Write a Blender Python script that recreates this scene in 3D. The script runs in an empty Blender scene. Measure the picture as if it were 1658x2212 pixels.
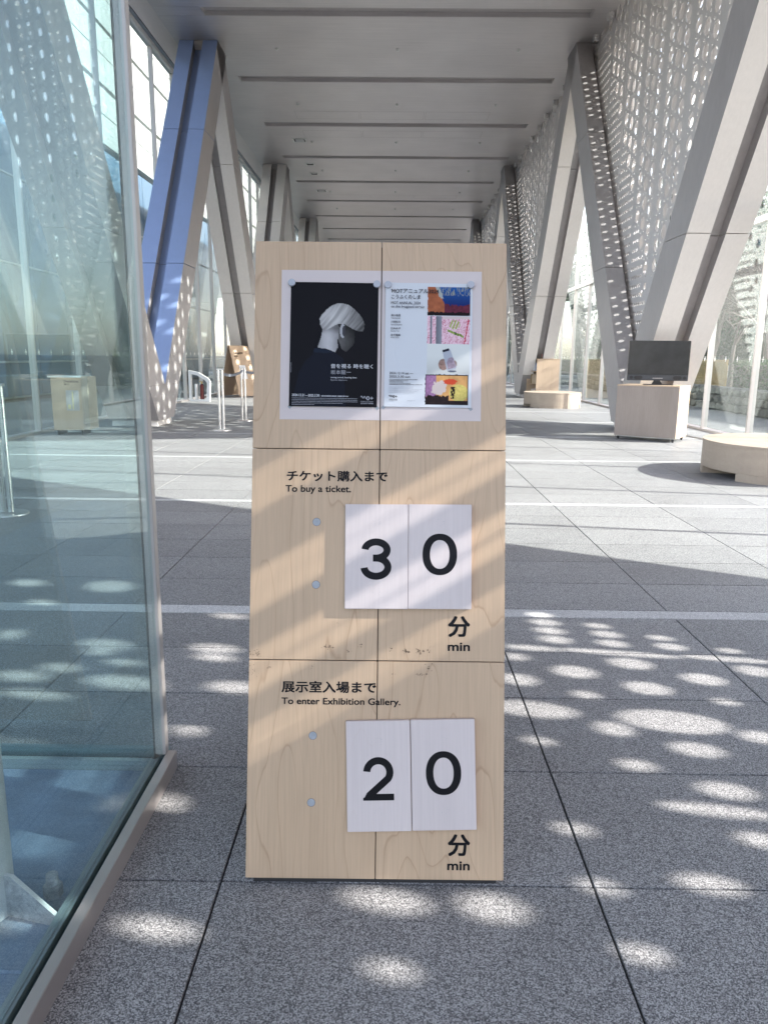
import bpy, bmesh, math, random
import numpy as np
from math import sin, cos, pi, radians, sqrt, atan2
from mathutils import Vector, Matrix
from mathutils.geometry import delaunay_2d_cdt, tessellate_polygon

scene = bpy.context.scene
COL = scene.collection
RND = random.Random(7)

# ------------------------------------------------------------------ camera, sky, sun, exposure
cam_d = bpy.data.cameras.new('camera')
cam = bpy.data.objects.new('camera', cam_d)
COL.objects.link(cam)
CAM_H = 1.5
F_PX, PW, PH = 1608.0, 1658.0, 2211.0
_y = Vector((848.0 - 829.0, 768.0 - 1105.5, F_PX)).normalized()
_n = _y.cross(Vector((1, .0102, 0))).normalized()
if _n.y > 0: _n = -_n
_x = _y.cross(_n).normalized()
if _x.x < 0: _x = -_x
# rows of R map world -> camera(x right, y down, z forward)
right = Vector((_x.x, _y.x, _n.x)); down = Vector((_x.y, _y.y, _n.y)); fwd = Vector((_x.z, _y.z, _n.z))
m = Matrix((( right.x, -down.x, -fwd.x, 0), (right.y, -down.y, -fwd.y, 0), (right.z, -down.z, -fwd.z, CAM_H), (0, 0, 0, 1)))
cam.matrix_world = m
cam_d.sensor_fit = 'VERTICAL'
cam_d.sensor_height = 36.0
cam_d.lens = 36.0 * F_PX / PH
cam_d.clip_start = .05
cam_d.clip_end = 2000
scene.camera = cam

SUN_K, SUN_M = 1.785, .15           # metres sideways per metre of height; shift towards +Y per metre sideways
sdir = Vector((SUN_K, -SUN_M * SUN_K, 1.0)).normalized()
SUN_EL = math.asin(sdir.z)
world = bpy.data.worlds.new('World')
scene.world = world
world.use_nodes = True
wn = world.node_tree
bg = wn.nodes['Background']
sky = wn.nodes.new('ShaderNodeTexSky')
sky.sky_type = 'NISHITA'
sky.sun_disc = False
sky.sun_elevation = SUN_EL
sky.sun_rotation = atan2(sdir.x, sdir.y)
sky.air_density = 1.0
sky.dust_density = 1.2
hs = wn.nodes.new('ShaderNodeHueSaturation')      # winter haze: a paler sky
hs.inputs['Saturation'].default_value = .64
wb = wn.nodes.new('ShaderNodeMix'); wb.data_type = 'RGBA'; wb.blend_type = 'MULTIPLY'
wb.inputs[0].default_value = 1.0; wb.inputs[7].default_value = (1.08, .98, .985, 1)
wn.links.new(sky.outputs[0], hs.inputs['Color'])
wn.links.new(hs.outputs[0], wb.inputs[6])
wn.links.new(wb.outputs[2], bg.inputs[0])
bg.inputs[1].default_value = .15
sun_d = bpy.data.lights.new('sun', 'SUN')
sun_d.energy = 2.9
sun_d.angle = radians(.53)
sun_d.color = (1.0, .95, .89)
sun = bpy.data.objects.new('sun', sun_d)
sun.rotation_euler = sdir.to_track_quat('Z', 'Y').to_euler()
sun.location = sdir * 60
COL.objects.link(sun)
scene.view_settings.view_transform = 'Standard'
scene.view_settings.look = 'None'
scene.view_settings.gamma = 1
scene.view_settings.use_curve_mapping = False
scene.view_settings.exposure = 2.28
scene.cycles.max_bounces = 10
scene.cycles.diffuse_bounces = 5
scene.cycles.glossy_bounces = 4
scene.cycles.transparent_max_bounces = 24
scene.cycles.caustics_reflective = False
scene.cycles.caustics_refractive = False
scene.cycles.sample_clamp_indirect = 6

# ------------------------------------------------------------------ materials
MATS = {}
def newmat(name):
    mt = bpy.data.materials.new(name); mt.use_nodes = True
    nt = mt.node_tree
    return mt, nt, nt.nodes['Principled BSDF']
def N(nt, typ, **kw):
    n = nt.nodes.new(typ)
    for k, v in kw.items(): setattr(n, k, v)
    return n
def mapping(nt, src, scale=(1, 1, 1), loc=(0, 0, 0)):
    mp = N(nt, 'ShaderNodeMapping'); mp.inputs['Scale'].default_value = scale; mp.inputs['Location'].default_value = loc
    nt.links.new(src, mp.inputs['Vector']); return mp.outputs[0]
def noise(nt, vec, scale, detail=3, rough=.5, dist=0):
    n = N(nt, 'ShaderNodeTexNoise'); n.inputs['Scale'].default_value = scale
    n.inputs['Detail'].default_value = detail; n.inputs['Roughness'].default_value = rough; n.inputs['Distortion'].default_value = dist
    if vec is not None: nt.links.new(vec, n.inputs['Vector'])
    return n.outputs['Fac']
def ramp(nt, fac, stops, interp='LINEAR'):
    r = N(nt, 'ShaderNodeValToRGB'); r.color_ramp.interpolation = interp
    el = r.color_ramp.elements
    while len(el) > 1: el.remove(el[-1])
    el[0].position = stops[0][0]; c = stops[0][1]; el[0].color = (*c, 1) if len(c) == 3 else c
    for p, c in stops[1:]:
        e = el.new(p); e.color = (*c, 1) if len(c) == 3 else c
    nt.links.new(fac, r.inputs[0]); return r.outputs[0]
def mathn(nt, op, a, b=None, c=None):
    n = N(nt, 'ShaderNodeMath', operation=op)
    for i, x in enumerate((a, b, c)):
        if x is None: continue
        if isinstance(x, (int, float)): n.inputs[i].default_value = x
        else: nt.links.new(x, n.inputs[i])
    return n.outputs[0]
def mixc(nt, fac, a, b, mode='MIX'):
    n = N(nt, 'ShaderNodeMix', data_type='RGBA', blend_type=mode)
    for s, x in ((n.inputs[0], fac), (n.inputs[6], a), (n.inputs[7], b)):
        if isinstance(x, (int, float)): s.default_value = x
        elif isinstance(x, tuple): s.default_value = (*x, 1)
        else: nt.links.new(x, s)
    return n.outputs[2]
def bump(nt, bsdf, h, strength=.3, dist=.01):
    b = N(nt, 'ShaderNodeBump'); b.inputs['Strength'].default_value = strength; b.inputs['Distance'].default_value = dist
    nt.links.new(h, b.inputs['Height']); nt.links.new(b.outputs[0], bsdf.inputs['Normal'])
def geo_pos(nt): return N(nt, 'ShaderNodeNewGeometry').outputs['Position']
def obj_co(nt): return N(nt, 'ShaderNodeTexCoord').outputs['Object']
def obj_rand(nt): return N(nt, 'ShaderNodeObjectInfo').outputs['Random']

def plain(name, col, rough=.5, metal=0.0, var=.06, nscale=6.0, bumpy=0.0, spec=.5):
    """painted / moulded surface with a little uneven tone"""
    mt, nt, b = newmat(name)
    f = noise(nt, obj_co(nt), nscale, 5, .6)
    lo = tuple(max(0, c * (1 - var)) for c in col); hi = tuple(min(1, c * (1 + var)) for c in col)
    c = ramp(nt, f, [(.3, lo), (.7, hi)])
    nt.links.new(c, b.inputs['Base Color'])
    r = mathn(nt, 'MULTIPLY_ADD', f, .15, rough - .075)
    nt.links.new(r, b.inputs['Roughness'])
    b.inputs['Metallic'].default_value = metal
    b.inputs['Specular IOR Level'].default_value = spec
    if bumpy: bump(nt, b, noise(nt, obj_co(nt), nscale * 12, 3), bumpy, .004)
    MATS[name] = mt; return mt

def mat_granite(name, base, lo, hi, rough=.55):
    mt, nt, b = newmat(name)
    p = geo_pos(nt)
    s1 = noise(nt, p, 420, 2, .8)
    s2 = noise(nt, p, 170, 3, .75)
    s3 = noise(nt, p, 2.2, 4, .6)
    v = N(nt, 'ShaderNodeTexVoronoi'); v.inputs['Scale'].default_value = 330; nt.links.new(p, v.inputs['Vector'])
    vr = N(nt, 'ShaderNodeSeparateColor'); nt.links.new(v.outputs['Color'], vr.inputs[0])
    f = mathn(nt, 'ADD', mathn(nt, 'MULTIPLY', s1, .55), mathn(nt, 'MULTIPLY', s2, .45))
    f = mathn(nt, 'ADD', mathn(nt, 'MULTIPLY', f, .72), mathn(nt, 'MULTIPLY', vr.outputs[0], .28))
    c = ramp(nt, f, [(.38, lo), (.46, tuple(x * .72 for x in base)), (.52, base), (.57, tuple((x + y) / 2 for x, y in zip(base, hi))), (.64, hi)])
    tone = mathn(nt, 'ADD', mathn(nt, 'MULTIPLY', obj_rand(nt), .18), mathn(nt, 'MULTIPLY_ADD', s3, .34, .76))
    cm = N(nt, 'ShaderNodeCombineColor')
    for i in range(3): nt.links.new(tone, cm.inputs[i])
    c = mixc(nt, 1.0, c, cm.outputs[0], 'MULTIPLY')
    nt.links.new(c, b.inputs['Base Color'])
    nt.links.new(mathn(nt, 'MULTIPLY_ADD', s2, .25, rough - .12), b.inputs['Roughness'])
    b.inputs['Specular IOR Level'].default_value = .45
    bump(nt, b, s1, .25, .002)
    MATS[name] = mt; return mt

def mat_plywood(name, light, dark, line, white=0.0, axis='Z'):
    """rotary cut veneer: nested grain contours plus fine fibre; object coordinates, grain runs along local y"""
    mt, nt, b = newmat(name)
    co = obj_co(nt)
    ofs = N(nt, 'ShaderNodeVectorMath', operation='ADD'); nt.links.new(co, ofs.inputs[0])
    cr = N(nt, 'ShaderNodeCombineXYZ'); r = obj_rand(nt)
    for i, k in enumerate((37.0, 53.0, 91.0)): nt.links.new(mathn(nt, 'MULTIPLY', r, k), cr.inputs[i])
    nt.links.new(cr.outputs[0], ofs.inputs[1])
    v = ofs.outputs[0]
    st = (1, .17, 1) if axis == 'Y' else (1, 1, .17)
    fib = (1, .025, 1) if axis == 'Y' else (1, 1, .025)
    w1 = noise(nt, mapping(nt, v, st), 3.4, 2, .5, .0)
    w2 = noise(nt, mapping(nt, v, st), 22, 2, .5)
    f = mathn(nt, 'MULTIPLY_ADD', w2, .022, w1)
    fr = mathn(nt, 'FRACT', mathn(nt, 'MULTIPLY', f, 19.0))
    ln = ramp(nt, fr, [(0, (0, 0, 0)), (.80, (.05, .05, .05)), (.93, (.25, .25, .25)), (.97, (1, 1, 1)), (1.0, (0, 0, 0))])
    wk = noise(nt, mapping(nt, v, st), 4.0, 2, .5)
    ln = mixc(nt, 1.0, ln, ramp(nt, wk, [(.30, (.3, .3, .3)), (.55, (1, 1, 1))]), 'MULTIPLY')
    fb = noise(nt, mapping(nt, v, fib), 150, 5, .7)
    bl = noise(nt, mapping(nt, v, st), 5, 4, .6)
    base = mixc(nt, ramp(nt, bl, [(.3, (0, 0, 0)), (.7, (1, 1, 1))]), dark, light)
    base = mixc(nt, ramp(nt, fb, [(.3, tuple([.5 * (1 - .6 * min(1, white))] * 3)), (.66, (0, 0, 0))]), base, tuple(x * .72 for x in dark))
    lf = mathn(nt, 'MULTIPLY', ln, .60 * (1 - white))
    c = mixc(nt, lf, base, line)
    nt.links.new(c, b.inputs['Base Color'])
    nt.links.new(mathn(nt, 'MULTIPLY_ADD', fb, .2, .42), b.inputs['Roughness'])
    bump(nt, b, fb, .10, .001)
    MATS[name] = mt; return mt

def mat_glass(name, tint, refl=.04, rough=0.0):
    mt = bpy.data.materials.new(name); mt.use_nodes = True; nt = mt.node_tree
    nt.nodes.remove(nt.nodes['Principled BSDF'])
    out = nt.nodes['Material Output']
    tr = N(nt, 'ShaderNodeBsdfTransparent'); tr.inputs[0].default_value = (*tint, 1)
    gl = N(nt, 'ShaderNodeBsdfGlossy'); gl.inputs['Roughness'].default_value = rough; gl.inputs[0].default_value = (.92, 1, .98, 1)
    lw = N(nt, 'ShaderNodeLayerWeight'); lw.inputs[0].default_value = .5
    p5 = mathn(nt, 'POWER', lw.outputs['Facing'], 5.0)
    f = mathn(nt, 'MULTIPLY_ADD', p5, 1 - refl, refl)
    mx = N(nt, 'ShaderNodeMixShader'); nt.links.new(f, mx.inputs[0]); nt.links.new(tr.outputs[0], mx.inputs[1]); nt.links.new(gl.outputs[0], mx.inputs[2])
    nt.links.new(mx.outputs[0], out.inputs[0])
    MATS[name] = mt; return mt

def mat_brushed(name, col, rough=.4, metal=.7, stretch=(.12, 3, 3), var=.10):
    mt, nt, b = newmat(name)
    p = geo_pos(nt)
    f = noise(nt, mapping(nt, p, stretch), 9, 5, .65)
    g = noise(nt, p, .6, 3, .5)
    f2 = mathn(nt, 'ADD', mathn(nt, 'MULTIPLY', f, .6), mathn(nt, 'MULTIPLY', g, .4))
    c = ramp(nt, f2, [(.35, tuple(x * (1 - var) for x in col)), (.65, tuple(min(1, x * (1 + var)) for x in col))])
    nt.links.new(c, b.inputs['Base Color'])
    nt.links.new(mathn(nt, 'MULTIPLY_ADD', f, .25, rough - .12), b.inputs['Roughness'])
    b.inputs['Metallic'].default_value = metal
    MATS[name] = mt; return mt

def mat_vcol(name, rough=.35):
    mt, nt, b = newmat(name)
    a = N(nt, 'ShaderNodeVertexColor', layer_name='Col')
    nt.links.new(a.outputs['Color'], b.inputs['Base Color'])
    b.inputs['Roughness'].default_value = rough; b.inputs['Specular IOR Level'].default_value = .12
    MATS[name] = mt; return mt

mat_granite('granite', (.275, .271, .270), (.07, .072, .08), (.53, .53, .53))
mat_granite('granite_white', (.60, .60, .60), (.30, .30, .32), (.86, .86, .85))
mat_plywood('birch', (.60, .440, .296), (.54, .392, .260), (.34, .22, .13), axis='Y')
mat_plywood('birch_white', (.68, .61, .595), (.625, .56, .55), (.55, .45, .40), white=.75, axis='Y')
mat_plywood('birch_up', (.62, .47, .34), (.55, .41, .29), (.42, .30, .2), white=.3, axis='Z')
mat_plywood('birch_shaded', (.40, .33, .29), (.34, .28, .24), (.30, .24, .2), white=.3, axis='Z')  # darker wood for the cabinet front, its shade put into the colour
mat_glass('glass_clear', (.935, .966, .96), .035)
mat_glass('glass_near', (.89, .962, .968), .075)
mat_brushed('ceiling_metal', (.68, .655, .655), .38, .6, (.10, 3.2, 3), .10)
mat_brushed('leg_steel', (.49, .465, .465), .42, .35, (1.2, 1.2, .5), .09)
mat_brushed('leg_backlit', (.20, .20, .205), .45, .2, (1.2, 1.2, .5), .06)  # same steel, darkened in colour for the backlit leg
mat_brushed('leg_pale', (.82, .78, .745), .45, .08, (2, 2, .3), .04)  # leg fronts: light off the sunlit floor put into the colour
mat_brushed('leg_sky_tint', (.36, .48, .78), .36, .3, (1, 1, .3), .03)  # blue stands for sky reflected in the steel, painted as colour
mat_brushed('screen_back_lit', (.86, .84, .83), .45, .0, (2, 2, .6), .04)  # rear layer lighter than the front: bounced light put into its colour
mat_brushed('screen_metal', (.72, .69, .68), .40, .0, (2, 2, .6), .05)
mat_brushed('stainless', (.56, .52, .50), .34, .75, (4, .8, 4), .025)
mat_brushed('stainless_up', (.72, .71, .70), .28, .8, (6, 6, .3), .06)
mat_brushed('blue_plate', (.22, .31, .42), .50, .0, (1, 1, 1), .22)
plain('white_paint', (.78, .79, .78), .4)
plain('glass_edge', (.23, .31, .33), .3, .2, .06)
plain('post_beige', (.50, .475, .455), .38, .35, .05)
plain('alu', (.70, .71, .72), .32, .8, .04)
plain('zinc', (.42, .45, .47), .42, .2, .3, 60, .3)
plain('dark_joint', (.03, .03, .032), .8)
plain('ink', (.004, .0045, .007), .5, 0, .0, spec=.15)
plain('paper_ink', (.012, .013, .02), .4, 0, .0, spec=.15)
plain('paper_text', (.62, .64, .68), .35, 0, .0)
plain('paper_text_dim', (.33, .34, .38), .35, 0, .0)
plain('tape', (.30, .33, .36), .3, 0, .05)
plain('magnet', (.33, .35, .38), .38, .35, .05, 90)
plain('inlay', (.33, .36, .40), .5, .1, .12, 60)
plain('backing', (.60, .535, .525), .5, 0, .02, 4)
plain('black_plastic', (.012, .013, .016), .35)
plain('screen_black', (.03, .032, .034), .22, 0, .3, 3)
plain('soft_black', (.02, .02, .022), .6)
plain('red', (.10, .012, .012), .3)
plain('brass', (.5, .36, .12), .35, .8)
plain('book_white', (.75, .76, .80), .6)
plain('book_blue', (.35, .42, .58), .6)
plain('book_tan', (.60, .50, .38), .6)
plain('pink_card', (.75, .42, .38), .6)
plain('bar_grey', (.05, .055, .065), .45)
plain('belt', (.16, .18, .22), .6)
plain('dirt', (.21, .15, .10), .8, 0, .2)
plain('facade_white', (.40, .41, .39), .55, 0, .06, .6, .1)
plain('facade_grey', (.26, .29, .31), .5, 0, .06, .6)
plain('facade_blue', (.05, .12, .20), .12, .0, .15, .5)
plain('apartment_wall', (.26, .27, .19), .8, 0, .12, 1, .2)
plain('apartment_cream', (.72, .64, .36), .7, 0, .05)
plain('apartment_white', (.74, .76, .74), .6, 0, .04)
plain('window_dark', (.05, .07, .08), .1)
plain('concrete', (.17, .17, .17), .85, 0, .12, 1.5, .3)
plain('mortar', (.16, .15, .14), .9)
plain('bark', (.12, .10, .09), .85, 0, .25, 3, .3)
plain('bark_dark', (.12, .10, .085), .85, 0, .2, 3, .3)
plain('timber', (.34, .24, .10), .8, 0, .2, 3, .2)
plain('earth', (.09, .08, .06), .95, 0, .3, 2, .4)
plain('rust', (.22, .16, .12), .8, 0, .3, 20, .3)
mat_vcol('poster_print', .5)

def mat_leaf(name, a, b2):
    mt, nt, b = newmat(name)
    c = ramp(nt, noise(nt, geo_pos(nt), 1.3, 4, .7), [(.3, a), (.7, b2)])
    nt.links.new(c, b.inputs['Base Color']); b.inputs['Roughness'].default_value = .7; b.inputs['Specular IOR Level'].default_value = .15
    MATS[name] = mt
mat_leaf('leaf_dark', (.018, .045, .02), (.05, .085, .035))
mat_leaf('leaf_hedge', (.04, .075, .035), (.10, .13, .06))
mat_leaf('leaf_olive', (.07, .08, .03), (.13, .12, .05))
mat_leaf('leaf_plum', (.09, .062, .06), (.18, .13, .125))
def mat_stone():
    mt, nt, b = newmat('stone')
    r = obj_rand(nt)
    c = ramp(nt, noise(nt, geo_pos(nt), 7, 5, .65), [(.3, (.15, .145, .135)), (.7, (.32, .31, .29))])
    c = mixc(nt, 1.0, c, ramp(nt, r, [(0, (.6, .6, .58)), (1, (1, .98, .94))]), 'MULTIPLY')
    nt.links.new(c, b.inputs['Base Color']); b.inputs['Roughness'].default_value = .85
    bump(nt, b, noise(nt, geo_pos(nt), 30, 4), .5, .01)
    MATS['stone'] = mt
mat_stone()

# ------------------------------------------------------------------ mesh helpers
class MB:
    def __init__(s): s.v = []; s.f = []; s.m = []
    def add(s, vs, fs, mi=0):
        o = len(s.v); s.v += [tuple(v) for v in vs]; s.f += [tuple(i + o for i in f) for f in fs]; s.m += [mi] * len(fs)
    def box(s, x0, x1, y0, y1, z0, z1, mi=0):
        s.add([(x, y, z) for z in (z0, z1) for y in (y0, y1) for x in (x0, x1)],
              [(0, 2, 3, 1), (4, 5, 7, 6), (0, 1, 5, 4), (2, 6, 7, 3), (0, 4, 6, 2), (1, 3, 7, 5)], mi)
    def tube(s, p, q, r0, r1=None, n=10, cap=True, mi=0):
        r1 = r0 if r1 is None else r1
        p = Vector(p); q = Vector(q); d = (q - p)
        if d.length < 1e-6: return
        d.normalize(); a = d.orthogonal().normalized(); b = d.cross(a)
        vs = [p + (a * cos(2 * pi * i / n) + b * sin(2 * pi * i / n)) * r0 for i in range(n)] + \
             [q + (a * cos(2 * pi * i / n) + b * sin(2 * pi * i / n)) * r1 for i in range(n)]
        fs = [(i, (i + 1) % n, n + (i + 1) % n, n + i) for i in range(n)]
        if cap: fs += [tuple(range(n))[::-1], tuple(range(n, 2 * n))]
        s.add(vs, fs, mi)
    def prism(s, poly, axis, a, b, mi=0):
        """extrude 2D polygon along axis from a to b. axis 'x': poly=(y,z); 'y': (x,z); 'z': (x,y)"""
        n = len(poly)
        def P(u, v, w): return {'x': (w, u, v), 'y': (u, w, v), 'z': (u, v, w)}[axis]
        vs = [P(u, v, a) for u, v in poly] + [P(u, v, b) for u, v in poly]
        fs = [tuple(range(n))[::-1], tuple(range(n, 2 * n))] + [(i, (i + 1) % n, n + (i + 1) % n, n + i) for i in range(n)]
        s.add(vs, fs, mi)
    def mesh(s, name, smooth=False, bevel=0.0, mats=()):
        me = bpy.data.meshes.new(name)
        me.from_pydata(s.v, [], s.f)
        for mt in mats: me.materials.append(MATS[mt])
        if len(mats) > 1 and any(s.m): me.polygons.foreach_set('material_index', s.m)
        bm = bmesh.new(); bm.from_mesh(me)
        bmesh.ops.recalc_face_normals(bm, faces=bm.faces)
        if bevel:
            bmesh.ops.bevel(bm, geom=[e for e in bm.edges if len(e.link_faces) == 2 and e.calc_face_angle(0) > .5], offset=bevel, segments=2, affect='EDGES', clamp_overlap=True)
        bm.to_mesh(me); bm.free()
        if smooth: me.polygons.foreach_set('use_smooth', [True] * len(me.polygons))
        me.update()
        return me

def link(name, me, parent=None, loc=None, rot=None, **props):
    o = bpy.data.objects.new(name, me); COL.objects.link(o)
    if parent is not None: o.parent = parent
    if loc is not None: o.location = loc
    if rot is not None: o.rotation_euler = rot
    for k, v in props.items(): o[k] = v
    return o
def build(name, mb, mats, parent=None, bevel=0, smooth=False, **kw):
    if isinstance(mats, str): mats = (mats,)
    return link(name, mb.mesh(name, smooth, bevel, mats), parent, **kw)
def thing(name, label, cat, loc=(0, 0, 0), rotz=0.0, group=None):
    o = bpy.data.objects.new(name, None); COL.objects.link(o)
    o.location = loc; o.rotation_euler = (0, 0, rotz); o.empty_display_size = .1
    o['label'] = label; o['category'] = cat
    if group: o['group'] = group
    return o
def tag(o, label, cat, group=None):
    o['label'] = label; o['category'] = cat
    if group: o['group'] = group
    return o
def box(*a):
    m_ = MB(); m_.box(*a); return m_
def kids(o): return [c for c in bpy.data.objects if c.parent == o]
def dup(root, loc=None, rotz=None, label=None):
    r = root.copy(); COL.objects.link(r)
    if loc is not None: r.location = loc
    if rotz is not None: r.rotation_euler = (0, 0, rotz)
    if label: r['label'] = label
    for ch in kids(root):
        c = ch.copy(); COL.objects.link(c); c.parent = r
        for g in kids(ch):
            d = g.copy(); COL.objects.link(d); d.parent = c
    return r

# ------------------------------------------------------------------ measures of the hall
XI, XO = 4.87, 5.92               # inner and outer faces of the V columns
XG = 6.68                         # glass walls
ZC = 9.86                         # ceiling
Y0, PITCH = 16.15, 13.4           # foot of the first V in view, distance between Vs
SL, NZ, TH = .698, .85, 1.1       # lean of a leg, height of the notch, breadth of a leg along the hall
YEND = 66.0
XS = 5.38                         # perforated screen

# ------------------------------------------------------------------ ground and floor
gr = MB(); gr.box(-400, 400, -400, 600, -.4, -.03)
build('ground', gr, 'earth', kind='structure')
pv = MB(); pv.box(-11.5, -XG - .15, -12, 70, -.03, -.006); pv.box(XG + .15, 10.2, -12, 70, -.03, -.006); pv.box(-XG - .15, XG + .15, -14, -3.2, -.03, -.006)
build('outer_pavement', pv, 'concrete', kind='structure')
floor = MB(); floor.box(-XG - .15, XG + .15, -3.2, YEND + 4, -.03, -.010)
floor_o = build('floor', floor, 'dark_joint', kind='structure')
XJ = [-XG] + [-.48 + 1.08 * k for k in range(-5, 7)] + [XG]
XJ = sorted(set(round(x, 4) for x in XJ))
rows = []
y = -3.2
while y < 0: rows.append((y, min(y + .61, .05))); y += .61
rows = [(-.546 - .61 * k, .064 - .61 * k) for k in range(4, -1, -1)] + [(.064 + .61 * k, .674 + .61 * k) for k in range(0, 5)]
rows = [r for r in rows]
rows += [(3.114, 3.647), (3.647, 4.18)]
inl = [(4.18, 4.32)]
y = 4.32
nrow = 0
inlay_rows = {7.59: .10, 10.96: .10}
while y < YEND:
    hit = [k for k in inlay_rows if abs(y - k) < .05]
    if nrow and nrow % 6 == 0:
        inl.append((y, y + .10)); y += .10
    rows.append((y, y + .545)); y += .545; nrow += 1
G = .0035
tile_meshes = {}
def tile_mesh(w, d, mat):
    k = (round(w, 3), round(d, 3), mat)
    if k not in tile_meshes:
        tile_meshes[k] = box(0, w - 2 * G, 0, d - 2 * G, -.012, 0).mesh('granite_tile', bevel=.0015 if d < .7 else 0, mats=(mat,))
    return tile_meshes[k]
cand = []
far = MB()
for (ya, yb) in rows:
    for xa, xb in zip(XJ[:-1], XJ[1:]):
        yn = max(ya, .3)
        vis = yb > 1.15 and (xb > -.62 * yb - .3) and (xa < .6 * yb + .3)
        if vis and ya < 14.2: cand.append((ya, xa, xb, yb))
        elif yb <= 1.15 or ya >= 14.2 or not vis: far.box(xa + G, xb - G, ya + G, yb - G, -.012, 0)
cand.sort()
for i, (ya, xa, xb, yb) in enumerate(cand):
    if i < 288: link('granite_tile', tile_mesh(xb - xa, yb - ya, 'granite'), floor_o, (xa + G, ya + G, RND.uniform(-.0006, .0006)))
    else: far.box(xa + G, xb - G, ya + G, yb - G, -.012, 0)
o = build('granite_paving', far, 'granite', floor_o); o['kind'] = 'stuff'
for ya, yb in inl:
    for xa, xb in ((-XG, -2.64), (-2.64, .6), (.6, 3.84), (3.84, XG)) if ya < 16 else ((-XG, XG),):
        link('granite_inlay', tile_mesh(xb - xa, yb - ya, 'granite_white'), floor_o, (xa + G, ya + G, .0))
# gutters at the glass walls
for s in (-1, 1):
    g = MB(); g.box(s * (XG - .09), s * (XG + .09), 4.4, YEND, .0, .05)
    build('glass_kerb', g, 'stainless', floor_o)

# ------------------------------------------------------------------ ceiling
ceil = MB()
CX0, CX1 = -6.05, 5.5
SLOT0, SP, SLW = 20.44, 4.625, .50
slots = [SLOT0 + SP * k for k in range(-5, 10)]
ys = []
prev = -3.2
SX = 4.86
joints = []
for ysl in slots:
    if ysl > 0:
        ceil.box(CX0, CX1, prev, ysl - .006, ZC, ZC + .08)
        ceil.box(CX0, -SX - .006, ysl, ysl + SLW, ZC, ZC + .08)
        ceil.box(SX + .006, CX1, ysl, ysl + SLW, ZC, ZC + .08)
        prev = ysl + SLW + .006
ceil.box(CX0, CX1, prev, YEND + 3, ZC, ZC + .08)
ceil_o = build('ceiling', ceil, 'ceiling_metal', kind='structure')
roof = MB(); roof.box(-7.4, 7.4, -3.4, YEND + 3.2, ZC + .6, ZC + 1.1)
roof.box(-6.9, -6.62, -3.2, YEND + 3, ZC + .05, ZC + .6); roof.box(XG + .05, XG + .3, -3.2, YEND + 3, ZC + .05, ZC + .6)
build('roof', roof, 'facade_grey', kind='structure')
sf = MB(); sf.box(-6.60, CX0 - .03, -3.2, YEND + 3, ZC + .06, ZC + .14)
build('ceiling_margin', sf, 'leg_pale', kind='structure')
sf = MB(); sf.box(CX1 + .03, XG + .04, -3.2, YEND + 3, ZC + .02, ZC + .10)
build('screen_soffit', sf, 'ceiling_metal', kind='structure')
NAMES_SLOT = ['nearest', 'second', 'third', 'fourth', 'fifth', 'sixth', 'seventh', 'eighth', 'ninth', 'tenth', 'eleventh', 'twelfth', 'thirteenth']
k = 0
for ysl in slots:
    if ysl < 15: continue
    t = MB()
    t.box(-SX, SX, .0, .02, 0, .22); t.box(-SX, SX, SLW - .02, SLW, 0, .22)
    t.box(-SX, -SX + .02, .02, SLW - .02, 0, .22); t.box(SX - .02, SX, .02, SLW - .02, 0, .22)
    th_ = thing('ceiling_light_slot', 'long recessed slot across the grey metal ceiling, %s from the camera' % NAMES_SLOT[k], 'ceiling slot', (0, ysl, ZC + .003), 0, 'recessed slots across the ceiling')
    build('trough', t, 'ceiling_metal', th_)
    t = MB(); t.box(-SX + .02, SX - .02, .16, SLW - .02, .10, .13); build('cover_plate', t, 'leg_steel', th_)
    t = MB(); t.box(-SX + .02, SX - .02, .02, SLW - .02, .20, .23); build('back_plate', t, 'soft_black', th_)
    k += 1
# access panel outlines, sprinklers, square downlights
k = 0
for yy in (28.4, 30.7, 42.2):
    for j in range(3):
        w = 2.25; x0 = -3.55 + j * 2.3
        f = MB(); f.box(x0, x0 + w, yy, yy + .012, 0, .002); f.box(x0, x0 + w, yy + .85, yy + .862, 0, .002); f.box(x0, x0 + .012, yy + .012, yy + .85, 0, .002); f.box(x0 + w - .012, x0 + w, yy + .012, yy + .85, 0, .002)
        o = build('ceiling_hatch_frame', f, 'leg_steel', ceil_o); o.location = (0, 0, ZC - .003)
spr = MB(); spr.tube((0, 0, 0), (0, 0, -.03), .05, .045, 12); spr.tube((0, 0, -.03), (0, 0, -.05), .018, .012, 8)
spr2 = MB(); spr2.tube((0, 0, -.05), (0, 0, -.06), .028, .028, 10)
first = None
for i, yy in enumerate((22.95, 27.6, 32.2, 36.85, 41.4, 46.0)):
    for xx, wrd in ((-3.34, 'left'), (.03, 'centre'), (3.38, 'right')):
        lab = 'small white sprinkler head on the ceiling, %s of its row behind the %s slot' % ({'left': 'leftmost', 'centre': 'middle', 'right': 'rightmost'}[wrd], NAMES_SLOT[i + 1])
        if first is None:
            first = thing('ceiling_sprinkler', lab, 'sprinkler', (xx, yy, ZC), 0, 'sprinkler heads on the ceiling')
            build('base', spr, 'white_paint', first); build('deflector', spr2, 'white_paint', first)
        else: dup(first, (xx, yy, ZC), 0, lab)
first = None
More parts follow.
